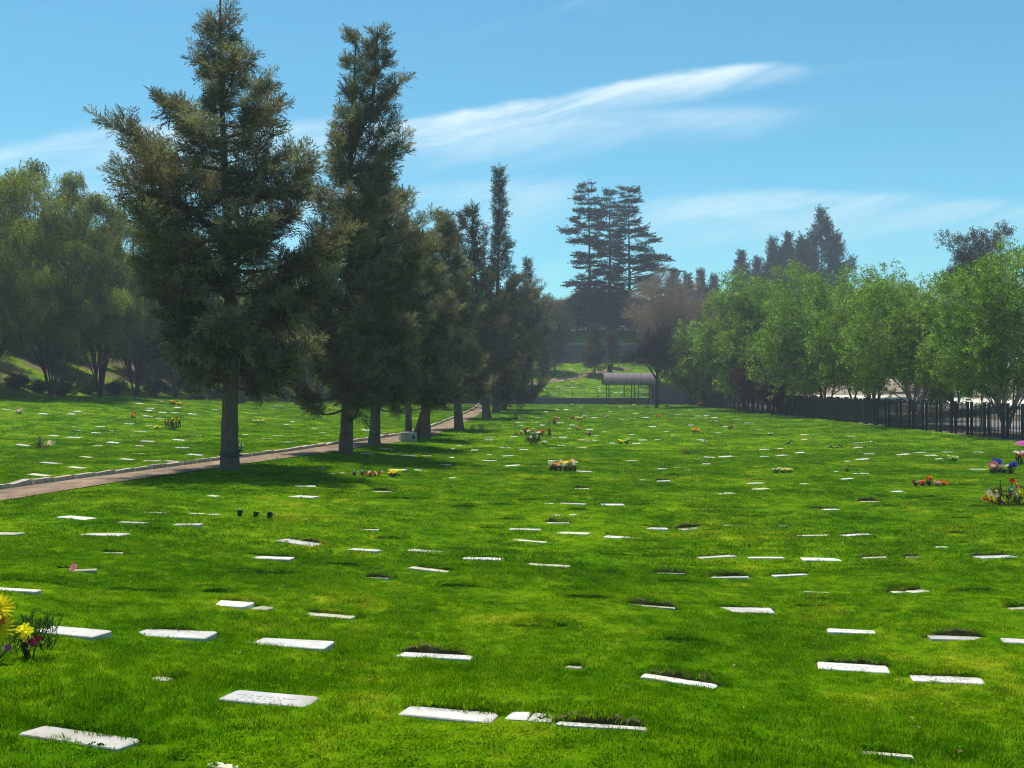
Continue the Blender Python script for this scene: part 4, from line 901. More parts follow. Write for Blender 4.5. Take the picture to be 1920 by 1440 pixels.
LIPS = [(615,925,666,925),(690,934,810,936),(839,950,895,951),(915,945,960,949),(930,974,975,974),(988,872,1018,873),(1065,956,1100,957),(1185,946,1235,944),(1282,951,1335,950),(1067,896,1110,897),(1050,1120,1148,1128),(1190,1041,1260,1043),(1710,932,1760,931),(1812,950,1856,949),(1630,950,1690,948),(1765,972,1828,971),(1790,992,1822,990),(1835,986,1868,985),(1690,934,1725,933),(1765,1000,1820,1000),(1640,1062,1700,1064),(1320,825,1345,826),(1333,839,1350,839),(1520,870,1545,869),(1395,868,1415,867),(1405,900,1440,899),(1110,1075,1170,1076),(820,1100,900,1102),(640,1130,700,1133),(300,915,330,916),(0,892,40,900),(120,868,160,870),(200,850,225,852),(60,815,85,816),(75,788,110,789),(175,775,190,775),(600,1060,680,1066),(900,990,940,991),(1780,1110,1860,1104),(1500,1125,1580,1128),(1240,1200,1330,1206),(380,1110,440,1112),(180,1105,330,1116),(700,1010,760,1014),(960,1175,1040,1182),(1760,910,1830,909),(1560,925,1610,924),(980,900,1035,901),(1120,925,1165,925),(640,905,690,906)]

root_of = []; footprints = []          # footprints: (cx, cy, ex, ey, half width, depth) for keeping grass off the stones
lipmb = MB(); lip_tufts = []
lrng = np.random.default_rng(21)
def add_lip(p0, p1, hgt, back=.38, over=.12, bare=True):
    """turf edge standing over a stone's far side: ragged soil face, grassy top running back into the lawn"""
    p0 = np.array(p0[:2]); p1 = np.array(p1[:2]); ex = p1 - p0; L = np.linalg.norm(ex); ex = ex / L; ey = np.array([-ex[1], ex[0]])
    if ey[1] < 0: ey = -ey
    a = p0 - ex * over * L; L2 = L * (1 + 2 * over); n = 16; s = np.linspace(0, 1, n)
    h = hgt * np.minimum(1, np.minimum(s, 1 - s) * 5.5) ** .7 * (1 + lrng.normal(0, .16, n)) * (.75 + .5 * lrng.random() * np.sin(s * 3.1))
    wob = lrng.normal(0, .010, n)
    rows_ = []
    for off, hh in ((0.0, -.04), (.012, .75), (.05, 1.0), (back * .5, .62), (back, -.02)):
        q = a[None] + ex[None] * (L2 * s)[:, None] + ey[None] * (off + wob)[:, None]
        z = zf(q[:, 0], q[:, 1]) + (h * hh if hh >= 0 else hh)
        rows_.append(np.c_[q, z])
    v = np.concatenate(rows_); i = np.arange(4)[:, None] * n; j = np.arange(n - 1)[None]
    f = np.stack([i + j, i + j + 1, i + n + j + 1, i + n + j], -1).reshape(4, n - 1, 4)
    lipmb.add(v, f[:2].reshape(-1, 4), 1 if bare else 0); lipmb.f4.append(f[2:].reshape(-1, 4) + lipmb.n - len(v)); lipmb.m4.append(np.zeros(2 * (n - 1)))
    d = p0[1]; m = int(L2 * (110 if d < 16 else 30 if d < 40 else 8))
    u = lrng.uniform(0, 1, m); o = lrng.uniform(-.02, back * .85, m) * lrng.uniform(.2, 1, m)
    q = a[None] + ex[None] * (L2 * u)[:, None] + ey[None] * o[:, None]
    hz = np.interp(u, s, h) * np.interp(o, [0, .05, back * .5, back], [.85, 1, .62, 0])
    lip_tufts.append(np.c_[q, zf(q[:, 0], q[:, 1]) + hz])
def slab_mesh(w, d, th, rng):
    r = min(.028, d * .16, w * .1); pl = []
    for (cx, cy, a0) in ((w / 2 - r, d - r, 0), (-w / 2 + r, d - r, 90), (-w / 2 + r, r, 180), (w / 2 - r, r, 270)):
        rr = r * rng.uniform(.5, 1.25); jx, jy = rng.normal(0, .006, 2)
        for a in (0, 45, 90): pl.append((cx + jx + rr * math.cos(R(a0 + a)), cy + jy + rr * math.sin(R(a0 + a))))
    pl = np.array(pl); n = len(pl); c_ = pl.mean(0); ins = pl + (c_ - pl) * (.010 / np.maximum(np.abs(c_ - pl).max(1), .05))[:, None]
    v = np.concatenate([np.c_[pl, np.full(n, -th)], np.c_[pl, np.full(n, -.007)], np.c_[ins, np.zeros(n)], [[c_[0], c_[1], 0]]])
    mb = MB(); j = np.arange(n); j2 = (j + 1) % n
    for k in (0, 1): mb.add(v, np.stack([k * n + j, k * n + j2, k * n + n + j2, k * n + n + j], 1)) if k == 0 else mb.f4.append(np.stack([k * n + j, k * n + j2, k * n + n + j2, k * n + n + j], 1)) or mb.m4.append(np.zeros(n))
    mb.f3.append(np.stack([2 * n + j, 2 * n + j2, np.full(n, 3 * n)], 1)); mb.m3.append(np.zeros(n))
    return mb
GRP_S = "flat gravestones lying in the lawn"
all_slabs = []
def add_slab(rec, label, manual=False):
    x0, y0, x1, y1, t, kd = rec[:6]; lip = rec[6] if len(rec) > 6 else 0
    cx, cy = (x0 + x1) / 2, (y0 + y1) / 2
    p = at(cx, cy + t * .3); d = p.y; h = -p.z
    s = (y1 - y0) / (x1 - x0); psi = max(-.38, min(.38, -s * d / max(h, .5)))
    if d > 28: psi = max(-.16, min(.16, psi))
    tdz = -s - (h / d) * math.tan(psi); tdz = max(-.09, min(.09, tdz))
    w = (x1 - x0) * d / F / math.cos(psi); w = min(w, 1.15)
    D = .36 if w > .45 else max(.2, w * .62)
    graze = h / d; need = max(t * (.85 if d < 13 else .56 if d < 30 else .42), .8) * d / F
    tilt = need / D - graze
    tilt = max(-.05, min(.05 if d < 30 else .11, tilt)); D = min(max(need / max(graze + tilt, .02), .06), .5)
    ex = Vector((math.cos(psi), math.sin(psi), tdz)).normalized(); ey = Vector((-math.sin(psi), math.cos(psi), tilt)).normalized()
    ey = (ey - ex * ey.dot(ex)).normalized(); ez = ex.cross(ey)
    fx, fy = p.x - math.sin(psi) * -D * .5, p.y - math.cos(psi) * D * .5
    fr = Vector((p.x + math.sin(psi) * D * .5, p.y - math.cos(psi) * D * .5, 0)); zs_ = [float(zf(fr.x + ex.x * q * w, fr.y + ex.y * q * w)) for q in (-.5, 0, .5)]
    bk = [float(zf(fr.x + ex.x * q * w + ey.x * D, fr.y + ex.y * q * w + ey.y * D)) - tilt * D for q in (-.4, 0, .4)]
    fr.z = max(np.mean(zs_), np.mean(bk) - .02) + (.012 if d < 14 else .016 if d < 30 else .024)
    me = slab_mesh(w, D, .085 if d < 30 else .12, lrng).mesh("gravestone", M_white if kd == 'w' else M_cream)
    o = link(bpy.data.objects.new("gravestone", me))
    M = Matrix((ex, ey, ez)).transposed().to_4x4(); M.translation = fr; o.matrix_world = M
    tag(o, label, "gravestone", GRP_S)
    footprints.append((fr.x, fr.y, ex.x, ex.y, w / 2, D, d))
    if lip:
        b0 = fr + ey * (D + .012) - ex * (w / 2); b1 = fr + ey * (D + .012) + ex * (w / 2)
        add_lip(b0, b1, max(.035, D * max(tilt, 0)) + (.02, .025, .042, .055)[int(lip)], .42, .08, lip > 1.5)
    all_slabs.append((o, cx, cy, d)); return o, w, D, M
LM = [("the leftmost white flower ball", 36, 772), ("the dark pot of yellow and red flowers", 250, 779), ("the spiky green clump", 325, 795), ("the low yellow flowers by the spiky clump", 295, 811), ("the green stake with red flowers", 75, 832),
      ("the tallest conifer's trunk", 432, 845), ("the second conifer trunk", 649, 835), ("the orange flowers under the weeping trees", 328, 755), ("the three green cups", 478, 966), ("the pink rose", 139, 1068), ("the red flower cluster", 700, 889),
      ("the yellow flower heap", 740, 888), ("the stone box", 765, 819), ("the big white and yellow planter", 1055, 875), ("the tall wild flower bunch", 1000, 822), ("the two yellow daffodil pots", 1169, 826),
      ("the orange daffodil row", 1304, 807), ("the withered brown bouquet", 1288, 847), ("the dark leafless tree's foot", 1231, 765), ("the three pale flower pots", 1470, 881), ("the larger black bird", 1478, 838), ("the lone brown bouquet", 1589, 880),
      ("the yellow-green bush", 1786, 861), ("the blue flower pots", 1880, 880), ("the row of orange flower pots", 1745, 905), ("the big mixed flower display", 1895, 930), ("the white flowers lying flat", 1323, 828), ("the dark wrapped bouquet", 1105, 813),
      ("the orange red flowers with green", 1237, 778), ("the pale yellow row of flowers", 487, 792), ("the white and teal flowers", 523, 766), ("the gravel path's left end", 60, 925), ("the far conifer trunk at the bend", 861, 790), ("the widest bright gravestone", 1539, 1046), ("the cut cornered gravestone", 1027, 1060), ("the orange and white small bouquet", 1085, 804), ("the pinkish red flowers", 1135, 783), ("the dark red upright bunch", 1040, 793), ("the long pale flower row", 1335, 792), ("the brown bouquet before the fence", 1368, 800)]
ORD = ["nearest", "second", "third", "fourth", "fifth", "sixth", "seventh", "eighth", "ninth", "tenth", "eleventh", "twelfth", "thirteenth", "fourteenth"]
def auto_labels(recs, LM=LM):
    out = {}; buckets = {}
    for i, r in enumerate(recs):
        cx, cy = (r[0] + r[2]) / 2, (r[1] + r[3]) / 2
        b = min(LM, key=lambda l: math.hypot(cx - l[1], (cy - l[2]) * 2.6)); dx, dy = cx - b[1], (cy - b[2]) * 2.6
        di = ("right of" if dx > 0 else "left of") if abs(dx) > abs(dy) else ("in front of" if dy > 0 else "behind")
        buckets.setdefault((b[0], di), []).append((math.hypot(dx, dy), i))
    for (lm, di), v in buckets.items():
        for rk, (_, i) in enumerate(sorted(v)):
            r = recs[i]; wd = r[2] - r[0]
            look = ("white" if r[5] == 'w' else "cream") + (" sliver of gravestone" if r[4] < 2.6 else " gravestone")
            out[i] = f"{look}, {ORD[rk]}{' one' if rk else ''} {di} {lm}" if rk == 0 else f"{look}, {ORD[rk]} {di} {lm}"
    return out
for r in G1:
    o, w, D, M = add_slab(r[:7], r[7])
    if "engraved" in r[7]:
        im = MB(); q = -w * .36
        for row in range(2 if D > .2 else 1):
            q = -w * (.36 - .08 * row); yy_ = D * (.56 - .2 * row)
            while q < w * (.30 - .1 * row):
                l_ = lrng.uniform(.010, .024)
                box(im, (q, yy_, .0012), (l_, lrng.uniform(.006, .020), .002), lrng.normal(0, .5)); q += l_ + lrng.choice([.006, .010, .03])
        ins = im.build("inscription", M_engrave, o); ins["kind"] = "stuff"
    if "holes" in r[7]:
        im = MB()
        for (a, b, s_) in ((-.06, .10, .022), (.0, .07, .026), (.06, .13, .034), (.1, .12, .02)): box(im, (a * w * 2.2, b * D * 4, .001), (s_, s_ * .8, .003), lrng.uniform(0, 2))
        im.build("chipped_hole", M_dark, o)["kind"] = "stuff"
lab2 = auto_labels(G2)
for i, r in enumerate(G2): add_slab(r, lab2[i])
LM3 = [("the pink flowers below the retaining wall", 1073, 680), ("the young brown conifer", 1115, 700), ("the upper path's left end", 1015, 719), ("the yellow flowers on the upper lawn", 1026, 735), ("the dark flower row on the upper lawn", 1089, 723), ("the shelter's left post", 1137, 735), ("the orange flowers seen through the shelter", 1177, 729), ("the tree stump", 1143, 694), ("the blue and red flowers by the upper path", 1080, 705)]
lab3 = auto_labels(G3, LM3)
for i, r in enumerate(G3): tag(add_slab(r, "tiny " + lab3[i].replace(" sliver of gravestone", " stone").replace(" gravestone", " stone"))[0], None, None, "tiny gravestones on the upper lawn")
for (a, b, c_, d_) in LIPS: add_lip(at(a, b), at(c_, b + (d_ - b) * .5), .055 if b > 860 else .06, .5, .02, False)
for q in range(90):
    y_ = math.sqrt(lrng.uniform(10 ** 2, 48 ** 2)); x_ = lrng.uniform(-.5, .5) * y_; w_ = lrng.uniform(.25, .6); a_ = lrng.normal(0, .15)
    if path_d(np.array([x_]), np.array([y_]))[0] > 1.8: add_lip((x_ - w_, y_ - w_ * a_), (x_ + w_, y_ + w_ * a_), lrng.uniform(.025, .055), .5, .02, False)
tag(lipmb.build("turf_edge", [m_ground, M_soil]), "ragged raised turf edges behind sunken stones", None, None, "stuff")

# ------------------------------------------------------------------ grass
gr = np.random.default_rng(9)
def grass_pts(d0, d1, dens, marg):
    n = int(dens * 1.02 * marg * (d1 * d1 - d0 * d0) / 2); d = np.sqrt(gr.uniform(d0 * d0, d1 * d1, n))
    x = gr.uniform(-.51, .51, n) * d * marg + gr.uniform(-1.5, 1.5, n); return x, d
def mask(x, y, pad):
    pd_ = path_d(x, y); k = (pd_ > .70 + .45 * np.clip(vnoise(x / .6, y / .6, 41) + .3, 0, 1)) & (x < 25.8 - .01 * y * 0) & (x > -39 + vnoise(x / 5, y / 5, 9) * 8)
    k &= ~((y > 149.0) & (y < 151.5))
    for (fx, fy, ex, ey, hw, D, d) in footprints:
        near = np.abs(y - fy - D / 2) < hw + D + .5
        if not near.any(): continue
        idx = np.where(near)[0]; rx, ry = x[idx] - fx, y[idx] - fy
        a = rx * ex + ry * ey; b = -rx * ey + ry * ex
        ins = (np.abs(a) < hw + pad * .8) & (b > -pad * .55) & (b < D + pad * .6); k[idx[ins]] = False
    return k
def grow(name, grp, d0, d1, dens, marg, pad, hs, extra=None):
    x, y = grass_pts(d0, d1, dens, marg); k = mask(x, y, pad); x, y = x[k], y[k]
    z = zf(x, y)
    hm = .75 + 1.3 * np.clip(vnoise(x / 1.4, y / 1.6, 31) + .15, -.3, .5) + .5 * vnoise(x / .37, y / .37, 32)
    if extra is not None and len(extra): x, y, z = np.r_[x, extra[:, 0]], np.r_[y, extra[:, 1]], np.r_[z, extra[:, 2]]; hm = np.r_[hm, np.full(len(extra), .85)]
    n = len(x); s = gr.uniform(.75, 1.25, n); scl = np.c_[s, s, np.clip(hm, .4, 1.7) * s * hs]
    rot = np.c_[gr.normal(0, .10, n), gr.normal(0, .10, n), gr.uniform(0, 6.28, n)]
    o = scatter(name, grp, np.c_[x, y, z], rot, scl, m_blade, None, "stuff", gr); return o, n
ext = np.concatenate(lip_tufts)
oA, nA_ = grow("grass", G_grassA, 4.0, 15.5, 190, 1.25, .045, .95, ext[ext[:, 1] < 15.5])
tag(oA, "short mown grass blades in the foreground")
oB, nB_ = grow("grass", G_grassB, 15.0, 46, 42, 1.2, .10, .95, ext[(ext[:, 1] >= 15.5) & (ext[:, 1] < 46)])
tag(oB, "mown grass across the middle of the lawn")
oC, nC_ = grow("grass", G_grassC, 45, 194, 3.6, 1.15, .25, .95, ext[ext[:, 1] >= 46])
tag(oC, "mown grass over the far lawn")
# clover and broad-leaved weeds in small patches
def clover(rng):
    mb = MB()
    for q in range(16):
        x, y = rng.normal(0, .035, 2); h = rng.uniform(.02, .045)
        for a in range(3): an = a * 2.09 + rng.uniform(0, .4); leaf_quads(mb, [[x, y, h]], [[math.cos(an), math.sin(an), .15]], .016, .015, rng)
    return mb
G_clover = scatter_group("clover_clumps", template("clover_clump", [clover(rg) for _ in range(4)], m_blade, .5))
cp = []
for (px, py, n, sp_) in [(560, 1412, 220, .35), (640, 1395, 120, .3), (1800, 1350, 260, .5), (1850, 1310, 120, .3), (1700, 1310, 140, .4), (330, 1390, 160, .4), (1330, 1180, 120, .5), (1500, 1150, 100, .4), (60, 1300, 120, .3), (420, 1290, 60, .3), (1180, 1400, 100, .4), (900, 1190, 80, .5), (1240, 1040, 80, .6)]:
    p = at(px, py); n = n // 6; q = gr.normal(0, 1, (n, 2)) * [sp_ * 1.2, sp_ * .9] + [p.x, p.y]; cp.append(q)
cp = np.concatenate(cp); cp = cp[mask(cp[:, 0], cp[:, 1], .02)]; n = len(cp)
tag(scatter("clover_patches", G_clover, np.c_[cp, zf(cp[:, 0], cp[:, 1])], np.c_[np.zeros((n, 2)), gr.uniform(0, 6.28, n)], gr.uniform(.5, .9, n), m_blade, None, "stuff", gr), "small clover sprigs scattered in the foreground lawn")
# dry leaves lying on the lawn
fl = MB(); n_ = 80
lx = gr.uniform(-.5, .5, n_); ld = np.sqrt(gr.uniform(25, 260, n_)); lx = lx * ld
lv = np.array([[-.03, 0, 0], [0, -.014, .006], [.035, 0, .002], [0, .014, .01]])
for a, b in zip(lx, ld):
    an = gr.uniform(0, 6.28); s = gr.uniform(.5, 1.0); v = lv * s; v = np.c_[v[:, 0] * math.cos(an) - v[:, 1] * math.sin(an), v[:, 0] * math.sin(an) + v[:, 1] * math.cos(an), v[:, 2]]
    fl.add(v + [a, b, float(zf(a, b)) + .040], [[0, 1, 2, 3]])
M_dry = plain("dry_leaf", (.20, .13, .05), .8, .2, .4, 3)
tag(fl.build("fallen_leaves", M_dry), "scattered dry fallen leaves on the grass", None, None, "stuff")

# ------------------------------------------------------------------ fence on the right
FX0, FY0, FX1, FY1 = 27.3, 43.0, 25.4, 147.0
fl_ = math.hypot(FX1 - FX0, FY1 - FY0); fdx, fdy = (FX1 - FX0) / fl_, (FY1 - FY0) / fl_; frz = math.atan2(fdy, fdx)
fence = empty("fence", (FX0, FY0, float(zf(FX0, FY0)))); tag(fence, "black picket fence with arched panels along the right side of the lawn", "fence")
fo = Vector(fence.location)
def fpos(s): x, y = FX0 + fdx * s, FY0 + fdy * s; return x, y, float(zf(x, y))
pm = MB(); box(pm, (0, 0, .93), (.13, .15, 2.0)); box(pm, (0, 0, 1.95), (.15, .17, .04)); post_me = pm.mesh("post", M_black)
km = MB(); box(km, (0, 0, .5), (.036, .045, 1.0)); kv = np.array([[-.011, -.015, 1.0], [.011, -.015, 1.0], [.011, .015, 1.0], [-.011, .015, 1.0], [0, 0, 1.04]]); km.add(kv, [[0, 1, 4], [1, 2, 4], [2, 3, 4], [3, 0, 4]]); pick_me = km.mesh("picket", M_black)
s = 0.0; npk = 0; farp = MB(); PW = 1.55; GAP = .52
while s < fl_ - 2:
    for e in (0, PW):
        x, y, z = fpos(s + e); o = link(bpy.data.objects.new("post", post_me), fence); o.location = Vector((x, y, z)) - fo; o.rotation_euler = (0, 0, frz)
    for gap, l0, l1 in ((0, s, s + PW), (1, s + PW, s + PW + GAP)):
        n = 10 if not gap else 3; tt = np.linspace(0, 1, 9); pl = []
        for q in tt: x, y, z = fpos(l0 + (l1 - l0) * q); pl.append((x, y, z + (1.52 + .26 * math.sin(math.pi * q) if not gap else 1.35)))
        rl = MB()
        tube(rl, np.array(pl) - np.array(fo), .022, 4); tube(rl, np.array(pl)[[0, -1]] * [1, 1, 0] + np.array([[0, 0, pl[0][2] - 1.25], [0, 0, pl[-1][2] - 1.25]]) - np.array(fo), .022, 4)
        rl.build("rail", M_black, fence)
        for q in range(1, n):
            u = q / n; x, y, z = fpos(l0 + (l1 - l0) * u); hh = 1.60 + .26 * math.sin(math.pi * u) if not gap else 1.42
            if npk < 300:
                o = link(bpy.data.objects.new("picket", pick_me), fence); o.location = Vector((x, y, z + .06)) - fo; o.scale = (1, 1, hh); o.rotation_euler = (0, 0, frz); npk += 1
            else: box(farp, (x - fo.x, y - fo.y, z + .06 + hh / 2 - fo.z), (.022, .03, hh), frz)
    s += PW + GAP
farp.build("far_picket", M_black, fence)["kind"] = "stuff"
# second, thinner mesh fence up the bank at right
f2 = empty("wire_fence", (34.5, 66, float(zf(34.5, 66)))); tag(f2, "thin dark wire fence on the bank beyond the lane", "fence")
o2 = Vector(f2.location); pts2 = [(34.5 + q * 2.6, 66 + q * 1.1) for q in range(9)]
for (x, y) in pts2:
    m_ = MB(); tube(m_, [(x - o2.x, y - o2.y, float(zf(x, y)) - o2.z - .1), (x - o2.x, y - o2.y, float(zf(x, y)) - o2.z + 1.9)], .05, 6); m_.build("post", M_black, f2)
for hh in (.3, .9, 1.4, 1.85):
    m_ = MB(); tube(m_, [(x - o2.x, y - o2.y, float(zf(x, y)) - o2.z + hh) for (x, y) in pts2], .02, 4); m_.build("rail", M_black, f2)
# lamp-like thin posts beyond the fence
for (px, d, hh, lab) in [(1841, 70, 3.6, "thin dark post beyond the fence near the right edge"), (1797, 82, 3.4, "stout dark post beyond the fence under the green trees")]:
    x = (px - 960) * d / F; m_ = MB(); z = float(zf(x, d)); tube(m_, [(0, 0, -.2), (0, 0, hh)], .07 if px < 1800 else .05, 7); box(m_, (0, 0, hh), (.16, .16, .06))
    o = m_.build("post", M_black); o.location = (x, d, z); o.name = "boundary_pole"; tag(o, lab, "pole")

# ------------------------------------------------------------------ low wall, rail, shelter, dark service wall
wl = empty("low_wall", (0, 150, float(zf(0, 150)))); tag(wl, "low slate grey wall across the end of the lawn", "wall"); wz = -2.95
m_ = MB(); box(m_, (3.5, .3, .28 + wz - wl.location.z), (40, .35, 1.1)); m_.build("wall_body", M_bluewall, wl)
m_ = MB(); box(m_, (3.5, .3, .86 + wz - wl.location.z), (40.1, .5, .08)); m_.build("coping", M_conc, wl)
gr_ = empty("guard_rail", (0, 151.2, wz)); tag(gr_, "thin dark green rail above the low wall", "railing")
for q in range(18):
    m_ = MB(); x = -8 + q * 1.9; tube(m_, [(x, 0, .3), (x, 0, 2.3)], .035, 5); m_.build("post", M_steel, gr_)
for hh in (1.55, 2.25):
    m_ = MB(); tube(m_, [(-8, 0, hh), (24.3, 0, hh)], .03, 5); m_.build("rail", M_steel, gr_)
k = 149 / F; sx0, sx1 = (1128 - 960) * k, (1226 - 960) * k; szt = (720 - 699) * k; szb = (720 - 723) * k
sh = empty("shelter", ((sx0 + sx1) / 2, 147, wz)); tag(sh, "open shelter with a barrel shaped metal roof by the low wall", "shelter"); so = sh.location
rm = MB(); na, nl = 12, 15; th = np.linspace(R(8), R(172), na); rad_y = 1.9; rz_ = szt - szb
xs_ = np.linspace(sx0, sx1, nl); v = np.array([[x - so.x, -rad_y * math.cos(a), szb + rz_ * math.sin(a) - wz] for x in xs_ for a in th]); i = np.arange(nl - 1)[:, None] * na; j = np.arange(na - 1)[None]
f = np.stack([i + j, i + j + 1, i + na + j + 1, i + na + j], -1).reshape(-1, 4); rm.add(v, f); rm.add(v - [0, 0, .05], f[:, ::-1]); rm.build("roof", M_roof, sh, True)
for q in range(8):
    rb = MB(); x = sx0 + (sx1 - sx0) * q / 7; tube(rb, [(x - so.x, -rad_y * 1.01 * math.cos(a), szb + rz_ * 1.012 * math.sin(a) - wz) for a in th], .035, 4); rb.build("roof_rib", M_roof, sh)
for (px, yy_) in [(1137, -1.75), (1165, -1.75), (1191, -1.75), (1217, -1.75), (1137, 1.75), (1184, 1.75), (1188, 1.2), (1217, 1.75)]:
    m_ = MB(); x = (px - 960) * k - so.x; tube(m_, [(x, yy_, -.2), (x, yy_, szb - wz + .1)], .07, 6); m_.build("post", M_black, sh)
for yy_ in (-1.75, 1.75):
    m_ = MB(); box(m_, (0, yy_, szb - wz + .12), (sx1 - sx0 - .3, .1, .14)); m_.build("eaves_beam", M_black, sh)
    m_ = MB(); tube(m_, [(-(sx1 - sx0) / 2 + .6, yy_, 1.2), ((sx1 - sx0) / 2 - .6, yy_, 1.2)], .03, 5); m_.build("side_rail", M_steel, sh)
sw = empty("service_building", ((1262 - 960) * k, 148, wz)); tag(sw, "dark slate blue windowless service building right of the shelter", "building")
m_ = MB(); box(m_, (0, 0, 1.4), (6.6, 3.6, 3.2)); m_.build("wall", M_bluewall, sw)
m_ = MB(); box(m_, (0, 0, 3.13), (6.9, 4.0, .25)); m_.build("roof", M_roof, sw)
# retaining wall of the upper bank with panels and a hedge
rw = empty("retaining_wall", (10, 196, 3.4)); tag(rw, "tall dark slate retaining wall at the back of the upper lawn", "wall")
for q in range(22):
    m_ = MB(); box(m_, (-32 + q * 2.55, 0, 2.0), (2.5, .5, 4.6)); m_.build("panel", M_bluewall, rw)
m_ = MB(); box(m_, (-5, 0, 4.4), (56.5, .7, .2)); m_.build("coping", M_conc, rw)
hr = np.random.default_rng(61); hp = np.c_[hr.uniform(-14, 26, 1500), hr.uniform(201, 203, 1500), np.zeros(1500)]; hp[:, 2] = zf(hp[:, 0], hp[:, 1]) + hr.uniform(0, 1.6, 1500)
hg = empty("hedge", (6, 202, float(zf(6, 202)))); tag(hg, "clipped dark hedge along the bank below the cedars", "hedge")
scatter("foliage", G_bush, hp - np.array(hg.location), dir_rot(hr.normal(0, 1, (1500, 3)), hr.uniform(0, 6, 1500)), hr.uniform(1.4, 2.2, 1500), M_bush, hg, "stuff", hr)
tb = np.c_[hr.uniform(-45, 70, 5200), hr.uniform(226, 234, 5200), np.zeros(5200)]; tb[:, 2] = zf(tb[:, 0], tb[:, 1]) + hr.uniform(0, 1, 5200) ** .8 * (6.5 + 5 * vnoise(tb[:, 0] / 6, tb[:, 0] * 0, 51))
tag(scatter("treeline", G_bush, tb, dir_rot(hr.normal(0, 1, (5200, 3)), hr.uniform(0, 6, 5200)), hr.uniform(1.8, 3.0, 5200), M_bush, None, "stuff", hr), "dark belt of far trees closing the view behind the cedars")
# white goal-like frame, white birch post, notice post, tree stump on the upper lawn
def post_thing(name, lab, cat, px, py, hpx, wpx, matl):
    p = at(px, py); k = p.y / F; m_ = MB(); tube(m_, [(0, 0, -.2), (.03, 0, hpx * k * .5), (0, 0, hpx * k)], [wpx * k * .55, wpx * k * .5, wpx * k * .42], 8); o = m_.build(name, matl, None, True); o.location = p; return tag(o, lab, cat)
M_birch = plain("birch_white", (.55, .55, .56), .8, .2, .3, 8)
post_thing("birch_trunk", "pale birch trunk standing at the top left of the upper lawn", "tree trunk", 1043, 679, 38, 3.5, M_birch)
post_thing("tree_stump", "dark thick stump beside the upper path", "stump", 1143, 697, 14, 9, M_bark_d)
p = at(1168, 690); k = p.y / F; gl = empty("white_frame", p); tag(gl, "white metal frame standing at the back of the upper lawn", "frame")
for q in (-8, 15): m_ = MB(); tube(m_, [(q * k, 0, 0), (q * k, 0, 24 * k)], .09, 6); m_.build("upright", M_birch, gl)
m_ = MB(); tube(m_, [(-8 * k, 0, 24 * k), (15 * k, 0, 24 * k)], .07, 6); m_.build("crossbar", M_birch, gl)

# utility poles on the hill at left
for (px, d, pt, pb, lab) in [(209, 165, 390, 470, "utility pole with a cross arm on the hill left of the tallest conifer"), (27, 150, 372, 440, "utility pole rising behind the leftmost weeping trees")]:
    k = d / F; x = (px - 960) * k; z = float(zf(x, d)); zt = (720 - pt) * k; r_ = empty("utility_pole", (x, d, z)); tag(r_, lab, "utility pole")
    m_ = MB(); tube(m_, [(0, 0, -.3), (-.2, 0, zt - z)], [.17, .11], 7); m_.build("pole", M_black, r_)
    m_ = MB(); box(m_, (-.5, 0, zt - z - .5), (1.8, .1, .12)); m_.build("cross_arm", M_black, r_)
    for q in (-1.2, -.6, .1): m_ = MB(); lathe(m_, [(.05, 0), (.06, .1), (.03, .2), (0, .22)], 6, (q, 0, zt - z - .44)); m_.build("insulator", M_black, r_)

# ------------------------------------------------------------------ stone box, rope, cups
p = at(765, 828); k = p.y / F; sb = empty("stone_box", p, .25); tag(sb, "grey concrete box with a dark opening beside the path", "stone box")
W_, H_, D_ = 30 * k, 17 * k, .62
m_ = MB(); box(m_, (0, 0, .06), (W_, D_, .16)); box(m_, (0, 0, H_ - .07), (W_, D_, .14)); box(m_, (-W_ / 2 + W_ * .35, 0, H_ * .47), (W_ * .7, D_ - .006, H_ - .26)); box(m_, (W_ / 2 - .05, 0, H_ * .47), (.1, D_ - .004, H_ - .26)); box(m_, (W_ * .3, D_ * .45, H_ * .47), (W_ * .26, .05, H_ - .26))
m_.build("shell", M_conc, sb)
m_ = MB(); box(m_, (0, .05, H_ + .006), (W_ * .94, D_ * .8, .03)); m_.build("lid", M_conc, sb)
m_ = MB(); th = np.linspace(0, 2 * math.pi, 40); rr_ = .335 + .012 * np.sin(3 * th)
zt = (881 - 848) * kA
tube(m_, np.c_[rr_ * np.cos(th), rr_ * np.sin(th), zt + .05 * np.cos(th - .3)], .022, 6); tube(m_, np.c_[rr_ * np.cos(th), rr_ * np.sin(th), zt - .07 - .03 * np.cos(th)], .020, 6)
tube(m_, [(.3, -.12, zt), (.36, -.16, zt + .1), (.37, -.14, zt + .2), (.34, -.05, zt + .24)], .02, 6)
ro = m_.build("rope", M_rope, None, True); ro.location = (bA.x, bA.y, bA.z); tag(ro, "green rope tied around the foot of the tallest conifer", "rope")
cm = MB(); lathe(cm, [(.0, 0), (.035, 0), (.062, .13), (.068, .135), (.058, .125), (.03, .02)], 12); cup_me = cm.mesh("plastic_cup", M_cup, True)
for (px, py, rxy, lab) in [(449, 968, (0.05, .1), "left dark green cup of three standing empty in the grass"), (478, 971, (-.15, .2), "middle dark green cup of three standing empty in the grass"), (503, 972, (.5, .5), "tilted right dark green cup of three in the grass")]:
    o = link(bpy.data.objects.new("plastic_cup", cup_me)); o.location = at(px, py); o.rotation_euler = (rxy[0], rxy[1], 0); o.scale = (1.0, 1.0, .9); tag(o, lab, "cup", "empty green cups in the grass")

